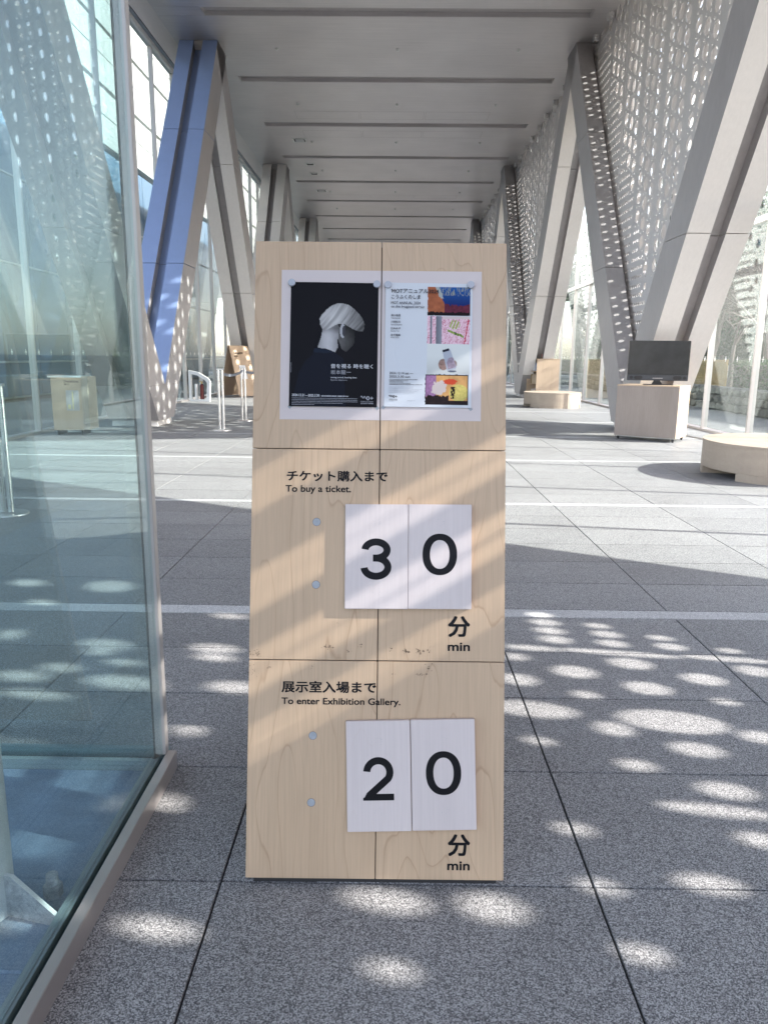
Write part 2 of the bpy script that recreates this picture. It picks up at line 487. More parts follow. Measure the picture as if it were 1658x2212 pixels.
for i, yy in enumerate((32.0, 35.8, 37.6, 41.3)):
    lab = 'small square white framed downlight, %s in the line along the left of the ceiling' % NAMES_SLOT[i]
    s_ = .27 if i in (0, 3) else .19
    th_ = thing('square_downlight', lab, 'ceiling light', (-3.8, yy, ZC), 0, 'square downlights along the left of the ceiling')
    f = MB()
    for a, b, c, d in ((-s_, s_, -s_, -s_ + .05), (-s_, s_, s_ - .05, s_), (-s_, -s_ + .05, -s_ + .05, s_ - .05), (s_ - .05, s_, -s_ + .05, s_ - .05)): f.box(a, b, c, d, -.02, 0)
    build('frame', f, 'white_paint', th_)
    f = MB(); f.box(-s_ + .05, s_ - .05, -s_ + .05, s_ - .05, -.008, -.002); build('recess', f, 'soft_black', th_)
    for q in range(3 if s_ > .2 else 1):
        f = MB(); f.box(-s_ + .1, s_ - .1, -.13 + q * .12, -.07 + q * .12, -.016, -.009); build('lamp', f, 'white_paint', th_)

# ------------------------------------------------------------------ V columns
def legA(z0, z1, inset=0.0):      # leans away from the camera as it rises
    fn = lambda z: (z - NZ) * SL + inset
    ff = lambda z: (z - NZ) * SL + TH - inset
    return [(fn(z0), z0), (ff(z0), z0), (ff(z1), z1), (fn(z1), z1)]
CUTS = [NZ, 3.55, 7.1, ZC]
def make_v(loc, label, side, near='leg_pale', nearA=None, rear='leg_pale', inner='leg_steel', legs=(1, -1)):
    t = thing('v_column', label, 'column', loc, 0, 'paired steel V columns along the hall')
    sx = side
    for leg in legs:
        for (xa, xb, ins, nm) in ((XI, XI + .40, 0, 'flange_panel'), (XI + .40, XO - .40, .27, 'web_panel'), (XO - .40, XO, 0, 'flange_panel')):
            for a, b in zip(CUTS[:-1], CUTS[1:]):
                poly = legA(a + (.006 if a > NZ else 0), b - (.006 if b < ZC else 0), ins)
                if leg < 0 and b == ZC:      # the leg that leans forward is cut where it meets the next V
                    zx = NZ + (PITCH - TH + ins - .02) / (2 * SL)
                    lim = PITCH - (ZC - NZ) * SL - .02
                    if zx < ZC: poly = [poly[0], poly[1], ((zx - NZ) * SL + TH - ins, zx), (lim, ZC), poly[3]]
                poly = [(leg * u, v) for u, v in poly]
                mb = MB()
                X0, X1 = (sx * (xa - 0), sx * (xb - 0))
                mb.prism(poly, 'x', X0, X1)
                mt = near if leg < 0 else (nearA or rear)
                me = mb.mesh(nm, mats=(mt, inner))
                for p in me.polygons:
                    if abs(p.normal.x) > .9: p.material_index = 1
                if nm == 'web_panel' and nearA != 'leg_sky_tint':
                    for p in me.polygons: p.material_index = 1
                link(nm, me, t)
    # foot block under the notch
    nA = TH - NZ * SL
    for (xa, xb, ins) in ((XI, XI + .40, 0), (XI + .40, XO - .40, .2), (XO - .40, XO, 0)):
        w = 0.62 - ins
        mb = MB()
        if len(legs) == 2:
            mb.prism([(-w + .06, .12), (w - .06, .12), (TH - ins, NZ - .004), (-TH + ins, NZ - .004)], 'x', sx * xa, sx * xb)
        else:
            mb.prism([(-.45 + ins, .12), (w - .06, .12), (TH - ins, NZ - .004), (0, NZ - .004)], 'x', sx * xa, sx * xb)
        me = mb.mesh('foot_panel', mats=(inner,)); link('foot_panel', me, t)
    mb = MB(); mb.box(*(sorted((sx * (XI + .05), sx * (XO - .05)))), -.5, .5, 0, .12)
    link('base_block', mb.mesh('base_block', mats=('leg_pale',)), t)
    return t
make_v((0, Y0, 0), 'steel V column on the left with a front leg coloured blue for sky reflection and dappled foot', -1, near='leg_backlit', nearA='leg_sky_tint', rear='leg_sky_tint', inner='leg_steel')
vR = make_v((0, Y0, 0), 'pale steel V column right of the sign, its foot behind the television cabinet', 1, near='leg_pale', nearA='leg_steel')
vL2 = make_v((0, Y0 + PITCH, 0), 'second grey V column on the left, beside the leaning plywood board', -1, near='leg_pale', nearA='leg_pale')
vR2 = dup(vR, (0, Y0 + PITCH, 0), 0, 'second pale V column on the right, behind the bookshelf')
dup(vL2, (0, Y0 + 2 * PITCH, 0), 0, 'third V column on the left, its top just left above the sign')
dup(vR, (0, Y0 + 2 * PITCH, 0), 0, 'third V column on the right, its top just right above the sign')
dup(vL2, (0, Y0 + 3 * PITCH, 0), 0, 'farthest V column on the left, almost hidden by the sign')
dup(vR, (0, Y0 + 3 * PITCH, 0), 0, 'farthest V column on the right, almost hidden by the sign')
make_v((0, Y0 - PITCH, 0), 'single leaning leg of the entrance column beyond the right picture edge', 1, legs=(1,), nearA='leg_steel')
dup(vL2, (0, Y0 - PITCH, 0), 0, 'entrance V column beyond the left picture edge')

# ------------------------------------------------------------------ perforated screens
def cell_template(w, h, holes, seg):
    pts = [(-w / 2, -h / 2), (w / 2, -h / 2), (w / 2, h / 2), (-w / 2, h / 2)]
    faces = [[0, 1, 2, 3]]; loops = []
    for (cx_, cy_, r, n) in holes:
        s = len(pts)
        pts += [(cx_ + r * cos(2 * pi * i / n), cy_ + r * sin(2 * pi * i / n)) for i in range(n)]
        loops.append(list(range(s, s + n)))
    polys = [[Vector((pts[i][0], pts[i][1], 0)) for i in (0, 1, 2, 3)]] + [[Vector((pts[i][0], pts[i][1], 0)) for i in l[::-1]] for l in loops]
    tri = tessellate_polygon(polys)
    order = [0, 1, 2, 3] + [i for l in loops for i in l[::-1]]
    tri = [(order[a], order[b], order[c]) for a, b, c in tri]
    return pts, tri, loops
T_BIG = cell_template(.40, .395, [(0, .03, .140, 18), (-.10, -.155, .030, 8), (.10, -.155, .030, 8)], 16)
T_BACK = cell_template(.40, .395, [(0, .03, .092, 16), (-.10, -.150, .034, 8), (.10, -.150, .034, 8)], 16)
T_SM = cell_template(.1333, .1675, [(0, 0, .047, 12)], 10)
T_MED = cell_template(.29, .335, [(0, 0, .088, 14)], 12)
TK = .012
def add_cell(mb, T, yc, zc):
    pts, tri, loops = T
    n = len(pts); o = len(mb.v)
    mb.v += [(0.0, yc + a, zc + b) for a, b in pts] + [(TK, yc + a, zc + b) for a, b in pts]
    mb.f += [(o + a, o + b, o + c) for a, b, c in tri] + [(o + n + a, o + n + c, o + n + b) for a, b, c in tri]
    for l in loops:
        for i in range(len(l)):
            a, b = l[i], l[(i + 1) % len(l)]
            mb.f.append((o + a, o + b, o + n + b, o + n + a))
def inside(y, z, margin=.5):
    """inside the V, with a margin that reaches under the legs"""
    return z > .95 and z < ZC + .1 and abs(y) < (z - NZ) * SL + margin
SEAM = 1.377
def panel_mesh(i, rule, back=False):
    """panel strip i between two seams; returns mesh or None"""
    ya = -1.03 + SEAM * i + (.016 if i == 3 else .0015); yb = -1.03 + SEAM * (i + 1) - (.016 if i == 2 else .0015)
    mb = MB()
    z = ZC + .02
    W = yb - ya
    # big holes: three columns
    nb = 0
    def zone(y, z):
        edge = (z - NZ) * SL - y      # distance to the leg that leans away
        if z < 3.05: return 'S' if (edge < .75) else 'M'
        if edge < 1.1 and y > 1.0: return 'S'
        return 'B'
    # march rows of .395 for big; decide per block of (W x .395) in thirds
    nrows = int((ZC - .9) / .395) + 1
    m0 = (W - 3 * .40) / 2
    for r in range(nrows):
        z1 = ZC + .02 - r * .395; z0 = z1 - .395; zc = (z0 + z1) / 2
        for c in range(3):
            yc = ya + m0 + .2 + .4 * c
            if not rule(yc, zc): continue
            kz = zone(yc, zc)
            sh = -.1975 if c % 2 else 0
            if kz == 'B':
                add_cell(mb, T_BACK if back else T_BIG, yc, zc + sh); nb += 1
            else:
                if kz == 'M':
                    for a in range(1):
                        pts = add_cell(mb, T_MED_S, yc, zc + sh)
                else:
                    for a in range(3):
                        for b in range(2):
                            add_cell(mb, T_SM_S, yc - .1333 + a * .1333, zc + sh - .09875 + b * .1975)
                nb += 1
    # margins beside the seam
    zlo = [zc for zc in [ZC - .2 - q * .395 for q in range(nrows)] if rule((ya + yb) / 2, zc)]
    if not nb: return None
    zz = [v[2] for v in mb.v]
    zmin = min(zz)
    for a, b in ((ya, ya + m0), (yb - m0, yb)):
        zmin = max(1.0, (max(abs(a), abs(b)) - .5) / SL + NZ)
        if zmin > ZC - .1: continue
        mb.add([(0, a, zmin), (0, b, zmin), (0, b, ZC + .05), (0, a, ZC + .05), (TK, a, zmin), (TK, b, zmin), (TK, b, ZC + .05), (TK, a, ZC + .05)],
               [(0, 1, 2, 3), (7, 6, 5, 4), (0, 3, 7, 4), (1, 5, 6, 2), (0, 4, 5, 1), (3, 2, 6, 7)])
    me = bpy.data.meshes.new('perforated_panel')
    me.from_pydata(mb.v, [], mb.f); me.materials.append(MATS['screen_back_lit' if back else 'screen_metal']); me.update()
    return me
T_MED_S = cell_template(.40, .395, [(-.09, .05, .080, 14), (.11, -.09, .080, 14)], 12)
T_SM_S = cell_template(.1333, .1975, [(0, 0, .046, 12)], 10)
GAPX = .225
def make_screen(label, rule, idx, yloc):
    t = thing('perforated_screen', label, 'perforated screen', (XS, yloc, 0), 0, 'perforated metal screens inside the right hand V columns')
    for i in idx:
        me = panel_mesh(i, rule)
        if me is None: continue
        link('perforated_panel', me, t)
        link('perforated_panel', panel_mesh(i, rule, True), t, (GAPX, 0, .126))
    # hangers at the ceiling
    for q in range(-4, 5):
        mb = MB(); mb.box(-.16, -.02, -.10, .10, -.16, 0); mb.tube((-.09, -.14, -.09), (-.09, .14, -.09), .045, n=8)
        link('hanger', mb.mesh('hanger', mats=('stainless_up',)), t, (0, q * 1.377 + .35, ZC))
    return t
s1 = make_screen('wall of grey perforated panels filling the V between television and ceiling', lambda y, z: inside(y, z), range(-5, 7), Y0)
dup(s1, (XS, Y0 + PITCH, 0), 0, 'smaller looking perforated panel wall inside the second V on the right')
dup(s1, (XS, Y0 + 2 * PITCH, 0), 0, 'perforated panel wall inside the third V on the right')
# unseen added sheet, its openings placed to throw sun spots and bands
HOLES = [(0.764, 3.57, 0.034, 0.034), (0.777, 3.009, 0.034, 0.034), (0.809, 3.355, 0.035, 0.062), (0.94, 2.648, 0.034, 0.034), (1.017, 3.017, 0.044, 0.068), (1.041, 2.851, 0.055, 0.053), (1.18, 2.671, 0.034, 0.034), (1.247, 2.488, 0.043, 0.055), (1.352, 3.437, 0.049, 0.034), (1.448, 2.677, 0.034, 0.034), (1.492, 2.349, 0.041, 0.043), (1.639, 2.39, 0.034, 0.108), (1.772, 2.343, 0.053, 0.057), (1.846, 3.472, 0.045, 0.036), (1.893, 2.493, 0.042, 0.04), (2.014, 2.68, 0.034, 0.034), (2.034, 3.906, 0.041, 0.097), (2.055, 2.338, 0.056, 0.058), (2.172, 2.495, 0.061, 0.044), (2.201, 3.992, 0.057, 0.08), (2.205, 2.17, 0.054, 0.049), (2.221, 3.707, 0.072, 0.105), (2.264, 3.413, 0.06, 0.072), (2.283, 2.346, 0.099, 0.127), (2.291, 2.663, 0.075, 0.105), (2.322, 3.915, 0.051, 0.057), (2.435, 3.752, 0.038, 0.056), (2.48, 2.516, 0.042, 0.034), (2.519, 2.173, 0.035, 0.034), (2.534, 3.849, 0.034, 0.048), (2.578, 3.509, 0.044, 0.06), (2.593, 2.673, 0.066, 0.051), (2.604, 2.344, 0.069, 0.059), (2.642, 3.848, 0.071, 0.081), (2.678, 4.167, 0.076, 0.034), (2.692, 3.525, 0.062, 0.072), (2.735, 2.511, 0.073, 0.06), (2.756, 2.175, 0.067, 0.057), (2.871, 2.655, 0.048, 0.034), (2.889, 2.339, 0.069, 0.06), (2.904, 2.01, 0.064, 0.053), (3.009, 2.596, 0.034, 0.083), (3.02, 2.346, 0.034, 0.172), (3.04, 2.049, 0.034, 0.128), (3.153, 2.346, 0.052, 0.046), (3.155, 2.512, 0.056, 0.047), (3.162, 2.016, 0.037, 0.038), (3.163, 2.179, 0.049, 0.045), (3.179, 3.54, 0.042, 0.06), (3.205, 4.211, 0.044, 0.057), (3.288, 2.185, 0.04, 0.04), (3.288, 2.514, 0.054, 0.048), (3.291, 2.344, 0.053, 0.045), (3.42, 2.352, 0.043, 0.04), (3.42, 2.514, 0.054, 0.048), (3.546, 4.359, 0.071, 0.067), (3.547, 2.519, 0.046, 0.041), (3.581, 4.046, 0.123, 0.09)]
SLOTS = [(.95, 1.50, 4.375, .012), (.95, 1.50, 4.315, .013), (.92, 1.66, 4.09, .0145), (.92, 1.66, 4.03, .0145), (.92, 1.66, 3.865, .0155), (.92, 1.66, 3.80, .0155), (1.0, 1.6, 3.655, .012), (1.0, 1.6, 3.605, .010)]
def sheet_with_holes():
    outer = [(-9, .02), (2.9, .02), (3.0, .95), (2.75 + (ZC - NZ) * SL + .5, ZC + .02), (-9, ZC + .02)]
    loops = []
    for (a, b, ry, rz) in HOLES: loops.append([(a + ry * cos(2 * pi * i / 18), b + rz * sin(2 * pi * i / 18)) for i in range(18)])
    for (a, b, z, r_) in SLOTS:
        loops.append([(b - r_ + r_ * cos(-pi / 2 + pi * i / 8), z + r_ * sin(-pi / 2 + pi * i / 8)) for i in range(9)] + [(a + r_ + r_ * cos(pi / 2 + pi * i / 8), z + r_ * sin(pi / 2 + pi * i / 8)) for i in range(9)])
    # regular small perforation higher up and towards the entrance, where no sun dot lands in the hall
    for i in range(26):
        for j in range(11):
            loops.append([(-8.6 + .34 * i + .055 * cos(2 * pi * q / 8), 5.3 + .40 * j + .055 * sin(2 * pi * q / 8)) for q in range(8)])
    polys = [[Vector((a, b, 0)) for a, b in outer]] + [[Vector((a, b, 0)) for a, b in l[::-1]] for l in loops]
    pts = [p for p in outer] + [p for l in loops for p in l[::-1]]
    tri = tessellate_polygon(polys)
    n = len(pts)
    v = [(0, a, b) for a, b in pts] + [(TK, a, b) for a, b in pts]
    f = [tuple(t) for t in tri] + [tuple(i + n for i in t[::-1]) for t in tri]
    o = 0
    for l in [outer] + loops:
        m_ = len(l)
        f += [(o + i, o + (i + 1) % m_, n + o + (i + 1) % m_, n + o + i) for i in range(m_)]; o += m_
    me = bpy.data.meshes.new('sun_mask_sheet'); me.from_pydata(v, [], f); me.materials.append(MATS['screen_metal']); me.update()
    return me
es = thing('sun_mask', 'added unseen perforated sheet beyond the right picture edge, holes set to throw sun dots', 'perforated screen', (XS, 0, 0))
link('sun_mask_sheet', sheet_with_holes(), es)

# ------------------------------------------------------------------ glass walls
def glass_wall(x, y0, y1, step, zs, label, side, first_y):
    t = thing('glass_wall', label, 'glass wall')
    y = first_y
    pm = {}
    while y + step <= y1:
        for (za, zb) in zip(zs[:-1], zs[1:]):
            k = (za, zb)
            if k not in pm: pm[k] = box(-.008, .008, .035, step - .035, za + .03, zb - .03).mesh('glass_pane', mats=('glass_clear',))
            link('glass_pane', pm[k], t, (x, y, 0))
        y += step
    mm = box(-.06, .06, -.022, .022, 0.05, zs[-1]).mesh('mullion', mats=('post_beige',))
    y = first_y
    while y <= y1 + .01:
        link('mullion', mm, t, (x, y, 0)); y += step
    for z in zs[1:]:
        mb = MB(); mb.box(-.09, .09, first_y, y1, z - .05, z + .05)
        link('transom', mb.mesh('transom', mats=('white_paint',)), t, (x, 0, 0))
    return t
gwr = glass_wall(XG, 0, YEND, 2.05, (.05, 3.98, ZC), 'tall glass wall along the right side of the hall, trees behind it', 1, 3.8)
gwl = glass_wall(-XG, 0, YEND, 2.05, (.05, 9.7), 'tall glass wall along the left side of the hall, pale facade behind it', -1, 3.8)
mb = MB(); mb.tube((-XG + .2, 3.8, 9.5), (-XG + .2, YEND, 9.5), .045, n=8)
build('blind_tube', mb, 'white_paint', gwl)
for yy in [3.8 + 2.05 * k for k in range(1, 30)]:
    for X in (-XG, XG):
        pass
# cross shaped safety marks on the panes
cr = MB(); cr.box(-.002, .002, -.035, .035, -.008, .008); cr.box(-.0015, .0015, -.008, .008, -.05, .05)
crm = cr.mesh('safety_mark', mats=('white_paint',))
for wall, X in ((gwr, XG - .012), (gwl, -XG + .012)):
    for k in range(44):
        yy = 10.2 + .5125 * k
        if abs(((yy - 3.8) / 2.05) % 1) < .03: continue
        link('safety_mark', crm, wall, (X, yy, 1.5))
# end wall of the hall
mb = MB(); mb.box(-XG, XG, YEND + 2.9, YEND + 3.1, 6.4, ZC)
build('end_fascia', mb, 'ceiling_metal', kind='structure')
# ------------------------------------------------------------------ the sign
SB = Vector((-.4066, 1.882, .02))
SU = Vector((1, .0075, 0)).normalized()
_a = radians(13.75)
_bk = Vector((-SU.y, SU.x, 0))
SV = (_bk * sin(_a) + Vector((0, 0, 1)) * cos(_a)).normalized()
SN = SU.cross(SV)
SROT = Matrix((SU, SV, SN)).transposed().to_euler()
def on_sign(u, v, n=0.0): return SB + SU * u + SV * v + SN * n
SW, SHT = .7447, 1.864

def text_mesh(body, bold=0.0, res=3, space=1.0, name='lettering'):
    c = bpy.data.curves.new(name, 'FONT'); c.body = body
    c.body = body; c.resolution_u = res; c.space_character = space
    o = bpy.data.objects.new('tmp', c); COL.objects.link(o)
    dg = bpy.context.evaluated_depsgraph_get(); dg.update()
    me = bpy.data.meshes.new_from_object(o.evaluated_get(dg))
    bpy.data.objects.remove(o); bpy.data.curves.remove(c)
    me.name = name
    if bold:      # heavier strokes: shifted copies, each a hair above the last
        bm = bmesh.new()
        for k in range(9):
            mt_ = me.copy() if k else me
            dx, dy = [(0, 0), (1, 0), (1, 1), (0, 1), (-1, 1), (-1, 0), (-1, -1), (0, -1), (1, -1)][k]; dx *= bold; dy *= bold
            n0 = len(bm.verts); bm.from_mesh(me); bm.verts.ensure_lookup_table()
            for v in bm.verts[n0:]: v.co.x += dx; v.co.y += dy; v.co.z = k * 1e-3
            if k: bpy.data.meshes.remove(mt_)
        bm.to_mesh(me); bm.free()
    return me
def fit(me, bb):
    """scale the flat mesh into box (x0,y0,x1,y1)"""
    n = len(me.vertices); a = np.empty(n * 3, dtype=np.float32); me.vertices.foreach_get('co', a); a = a.reshape(-1, 3)
    lo = a.min(0); hi = a.max(0)
    x0, y0, x1, y1 = bb
    if y0 is None: y0 = y1 - (hi[1] - lo[1]) * (x1 - x0) / (hi[0] - lo[0])
    if x1 is None: x1 = x0 + (hi[0] - lo[0]) * (y1 - y0) / (hi[1] - lo[1])
    a[:, 0] = x0 + (a[:, 0] - lo[0]) / (hi[0] - lo[0]) * (x1 - x0)
    a[:, 1] = y0 + (a[:, 1] - lo[1]) / (hi[1] - lo[1]) * (y1 - y0)
    a[:, 2] *= .012
    me.vertices.foreach_set('co', a.ravel()); me.update()
    return me
def letters(body, bb, mat, parent, z, bold=0.0, res=3, space=1.0):
    me = fit(text_mesh(body, bold, res, space), bb)
    me.materials.clear(); me.materials.append(MATS[mat])
    bm = bmesh.new(); bm.from_mesh(me)
    for f in bm.faces:
        if f.normal.z < 0: f.normal_flip()
    bm.to_mesh(me); bm.free()
    return link('lettering', me, parent, (0, 0, z))

sign = thing('wait_time_sign', 'tall leaning plywood waiting time sign with two posters and minute boards', 'sign', SB)
sign.rotation_euler = SROT
US, VS = (0, .3741, SW), (0, .6273, 1.2452, SHT)
gp = .0013
for i in range(2):
    for j in range(3):
        w, h = US[i + 1] - US[i] - 2 * gp, VS[j + 1] - VS[j] - 2 * gp
        if i == 0: w += gp
        mb = MB(); mb.box(-w / 2, w / 2, -h / 2, h / 2, -.018, 0)
        x = (US[i] + US[i + 1]) / 2 - (gp / 2 if i == 0 else 0)
        build('plywood_panel', mb, 'birch', sign, bevel=.0012, loc=(x, (VS[j] + VS[j + 1]) / 2, 0))
mb = MB(); mb.box(.01, SW - .01, .01, SHT - .01, -.030, -.0185)
build('backing_board', mb, 'soft_black', sign)
mb = MB(); mb.box(.02, SW - .02, -.018, .012, -.05, -.02)
build('foot_rail', mb, 'soft_black', sign)
# rear board, leaning the other way from the ridge
mb = MB()
L2 = SHT
d2 = Vector((0, -cos(2 * _a), -sin(2 * _a)))
top = Vector((0, SHT - .01, -.05)); bot = top + d2 * (L2 - .02)
nn = Vector((0, sin(2 * _a), -cos(2 * _a))) * .018
vs = []
for x in (.0, SW):
    for p in (top, bot):
        vs += [(x, p.y, p.z), (x, p.y + nn.y, p.z + nn.z)]
mb.add(vs, [(0, 1, 3, 2), (4, 6, 7, 5), (0, 4, 5, 1), (2, 3, 7, 6), (0, 2, 6, 4), (1, 5, 7, 3)])
build('rear_board', mb, 'birch', sign)
# pale printed field behind the posters: two pieces, one on each panel
for a, b in ((.0785, .3725), (.3757, .6700)):
    me = bpy.data.meshes.new('printed_field'); me.from_pydata([(a, 1.3316, 0), (b, 1.3316, 0), (b, 1.7766, 0), (a, 1.7766, 0)], [], [(0, 1, 2, 3)])
    me.materials.append(MATS['backing']); link('printed_field', me, sign, (0, 0, .0006))
# lettering on the wood
letters('チケット購入まで', (.1023, 1.1500, .3979, 1.1815), 'ink', sign, .0008, .022)
letters('To buy a ticket.', (.0991, 1.1120, .2908, 1.1379), 'ink', sign, .0008, .017, 6)
letters('分', (.5785, .6990, .6424, .7600), 'ink', sign, .0008, .024)
letters('min', (.5780, .6586, .6424, .6832), 'ink', sign, .0008, .022, 6)
letters('展示室入場まで', (.0962, .5335, .3711, .5675), 'ink', sign, .0008, .022)
letters('To enter Exhibition Gallery.', (.0965, .4940, .4417, .5192), 'ink', sign, .0008, .017, 6)
letters('分', (.5825, .0695, .6468, .1320), 'ink', sign, .0008, .024)
letters('min', (.5812, .0295, .6460, .0549), 'ink', sign, .0008, .022, 6)
# round steel inlays
for (u, v) in ((.1915, 1.0303), (.1921, .847), (.1889, .4097), (.1867, .2177)):
    mb = MB(); mb.tube((u, v, -.002), (u, v, .0006), .0112, n=32); build('steel_inlay', mb, 'inlay', sign)
    mb = MB(); mb.tube((u, v, -.002), (u, v, .0003), .0119, n=32); build('inlay_ring', mb, 'dark_joint', sign)
# scuffs
def scuff(u, v, su, sv, n, seed):
    r = random.Random(seed); mb = MB()
    for k in range(n):
        a = u + r.gauss(0, su); b = v + r.gauss(0, sv); s = abs(r.gauss(0, .0011)) + .0004
        q = r.randint(5, 8); off = r.uniform(0, 6)
        mb.add([(a + s * r.uniform(.4, 1.5) * cos(off + 2 * pi * i / q), b + s * r.uniform(.4, 1.2) * sin(off + 2 * pi * i / q), 0) for i in range(q)], [tuple(range(q))])
    o = build('scuff_mark', mb, 'dirt', sign); o.location = (0, 0, .0004); return o
scuff(.232, .667, .010, .0035, 34, 1); scuff(.290, .657, .004, .003, 8, 2); scuff(.322, .669, .005, .004, 8, 3)
scuff(.410, .663, .004, .005, 8, 4); scuff(.458, .659, .006, .004, 18, 5); scuff(.492, .657, .007, .004, 26, 6)
scuff(.525, .662, .003, .005, 7, 7); scuff(.020, .644, .009, .005, 26, 8); scuff(.060, .603, .006, .003, 8, 9)
scuff(.185, .606, .003, .004, 6, 10); scuff(.50, .589, .010, .003, 22, 11); scuff(.42, .589, .004, .004, 6, 12); scuff(.015, .600, .010, .008, 14, 13)
scuff(.525, .615, .006, .006, 9, 14); scuff(.257, .736, .002, .002, 3, 15)

# number boards
def ribbon(mb, pts, w):
    n = len(pts); L_ = []
    for i in range(n):
        a = Vector(pts[max(0, i - 1)]); b = Vector(pts[min(n - 1, i + 1)]); d = (b - a).normalized(); q = Vector((-d.y, d.x)) * w / 2
        p = Vector(pts[i]); L_.append(((p.x + q.x, p.y + q.y, 0), (p.x - q.x, p.y - q.y, 0)))
    for (a, b), (c, d) in zip(L_[:-1], L_[1:]): mb.add([a, b, d, c], [(0, 1, 2, 3)])
def arc(cx_, cy_, rx, ry, a0, a1, n=40): return [(cx_ + rx * cos(radians(a0 + (a1 - a0) * i / n)), cy_ + ry * sin(radians(a0 + (a1 - a0) * i / n))) for i in range(n + 1)]
def digit_mb(ch, bb):
    x0, y0, x1, y1 = bb; W_, H_ = x1 - x0, y1 - y0; t = .0205; mb = MB()
    if ch == '0':
        n = 72
        def sup(rx, ry, k): return [(x0 + W_ / 2 + rx * math.copysign(abs(cos(2 * pi * i / n)) ** k, cos(2 * pi * i / n)), y0 + H_ / 2 + ry * math.copysign(abs(sin(2 * pi * i / n)) ** k, sin(2 * pi * i / n))) for i in range(n)]
        A_, B_ = sup(W_ / 2, H_ / 2, .92), sup(W_ / 2 - t * 1.06, H_ / 2 - t * .90, .92)
        mb.add([(a, b, 0) for a, b in A_ + B_], [(i, (i + 1) % n, n + (i + 1) % n, n + i) for i in range(n)])
    elif ch == '3':
        r1, r2 = (H_ - t) * .235, (H_ - t) * .265
        ribbon(mb, arc(x0 + W_ * .5, y1 - t / 2 - r1, W_ / 2 - t * .62, r1, 176, -90) + [(x0 + W_ * .40, y1 - t / 2 - 2 * r1)], t)
        ribbon(mb, [(x0 + W_ * .40, y0 + t / 2 + 2 * r2)] + arc(x0 + W_ * .5, y0 + t / 2 + r2, W_ / 2 - t / 2, r2, 90, -176), t)
        for f in (0,): mb.v = [(a, b, .00002 * i / len(mb.v)) for i, (a, b, c) in enumerate(mb.v)]
    else:
        ry = H_ * .27; rx = W_ / 2 - t * .55
        top_ = arc(x0 + W_ * .5, y1 - t / 2 - ry, rx, ry, 176, -32)
        ribbon(mb, top_ + [(x0 + t * .78, y0 + t * .62)], t)
        mb.add([(x0, y0, .00003), (x1, y0, .00003), (x1, y0 + t * .92, .00003), (x0 + t * .45, y0 + t * .92, .00003)], [(0, 1, 2, 3)])
        mb.add([(x0, y0, .00005), (x0 + t * 1.2, y0, .00005), (x0 + t * 1.6, y0 + t * 1.3, .00005), (x0, y0 + t * .35, .00005)], [(0, 1, 2, 3)])
    return mb
def board(u, v, w, h, rot, digit, dbb, label, sd):
    t = thing('number_board', label, 'number board', on_sign(u, v, .001), 0, 'white wooden number boards hung on the sign')
    rm = Matrix((SU, SV, SN)).transposed() @ Matrix.Rotation(rot, 3, 'Z')
    t.rotation_euler = rm.to_euler()
    mb = MB(); mb.box(-w / 2, w / 2, -h / 2, h / 2, 0, .017)
    build('board', mb, 'birch_white', t, bevel=.0014)
    bb = (dbb[0] - u, dbb[1] - v, dbb[2] - u, dbb[3] - v)
    build('digit', digit_mb(digit, bb), 'ink', t, loc=(0, 0, .0173))
    r = random.Random(sd)
    mb = MB()
    for k in range(26):
        an = r.uniform(0, 6.28); cy_ = r.choice((.10, -.10)); rr = r.gauss(.010, .0016)
        a, b = rr * cos(an) + .0, cy_ + rr * sin(an); s = r.uniform(.0003, .0009)
        mb.add([(a - s, b - s, 0), (a + s, b - s * .6, 0), (a + s * .7, b + s, 0)], [(0, 1, 2)])
    build('rub_mark', mb, 'tape', t, loc=(0, 0, .0174))
    return t
board(.3682, .9315, .1832, .3035, radians(.3), '3', (.322, .8641, .4113, .984), 'white wooden board with the digit three in the upper pair', 1)
board(.5520, .9330, .1832, .3035, radians(.2), '0', (.5012, .8794, .6015, .9997), 'white wooden board with the digit zero in the upper pair', 2)
board(.3812, .3010, .1840, .3150, radians(1.5), '2', (.3358, .232, .4246, .3554), 'white wooden board with the digit two in the lower pair', 3)
board(.5674, .3068, .1840, .3150, radians(1.5), '0', (.5165, .2495, .618, .3742), 'white wooden board with the digit zero in the lower pair, slightly tilted', 4)

# posters ------------------------------------------------------------
def S2(h):     # sRGB tuple 0..255 -> linear
    return np.array([((c / 255) / 12.92 if c / 255 <= .04045 else ((c / 255 + .055) / 1.055) ** 2.4) for c in h])
def inpoly(px, py, poly):
    ins = np.zeros(px.shape, bool); n = len(poly); j = n - 1
    for i in range(n):
        xi, yi = poly[i]; xj, yj = poly[j]
        c = ((yi > py) != (yj > py)) & (px < (xj - xi) * (py - yi) / (yj - yi + 1e-9) + xi)
        ins ^= c; j = i
    return ins
rng = np.random.default_rng(3)
def fnoise(x, y, seed, octaves=4):
    r = np.random.default_rng(seed); out = np.zeros_like(x); amp = 1.0; tot = 0
    for o_ in range(octaves):
        g = r.random((40, 40)); fx = (x * 2 ** o_) % 39; fy = (y * 2 ** o_) % 39
        ix = fx.astype(int); iy = fy.astype(int); tx = fx - ix; ty = fy - iy
        tx = tx * tx * (3 - 2 * tx); ty = ty * ty * (3 - 2 * ty)
        v = g[iy, ix] * (1 - tx) * (1 - ty) + g[iy, ix + 1] * tx * (1 - ty) + g[iy + 1, ix] * (1 - tx) * ty + g[iy + 1, ix + 1] * tx * ty
        out += v * amp; tot += amp; amp *= .5
    return out / tot
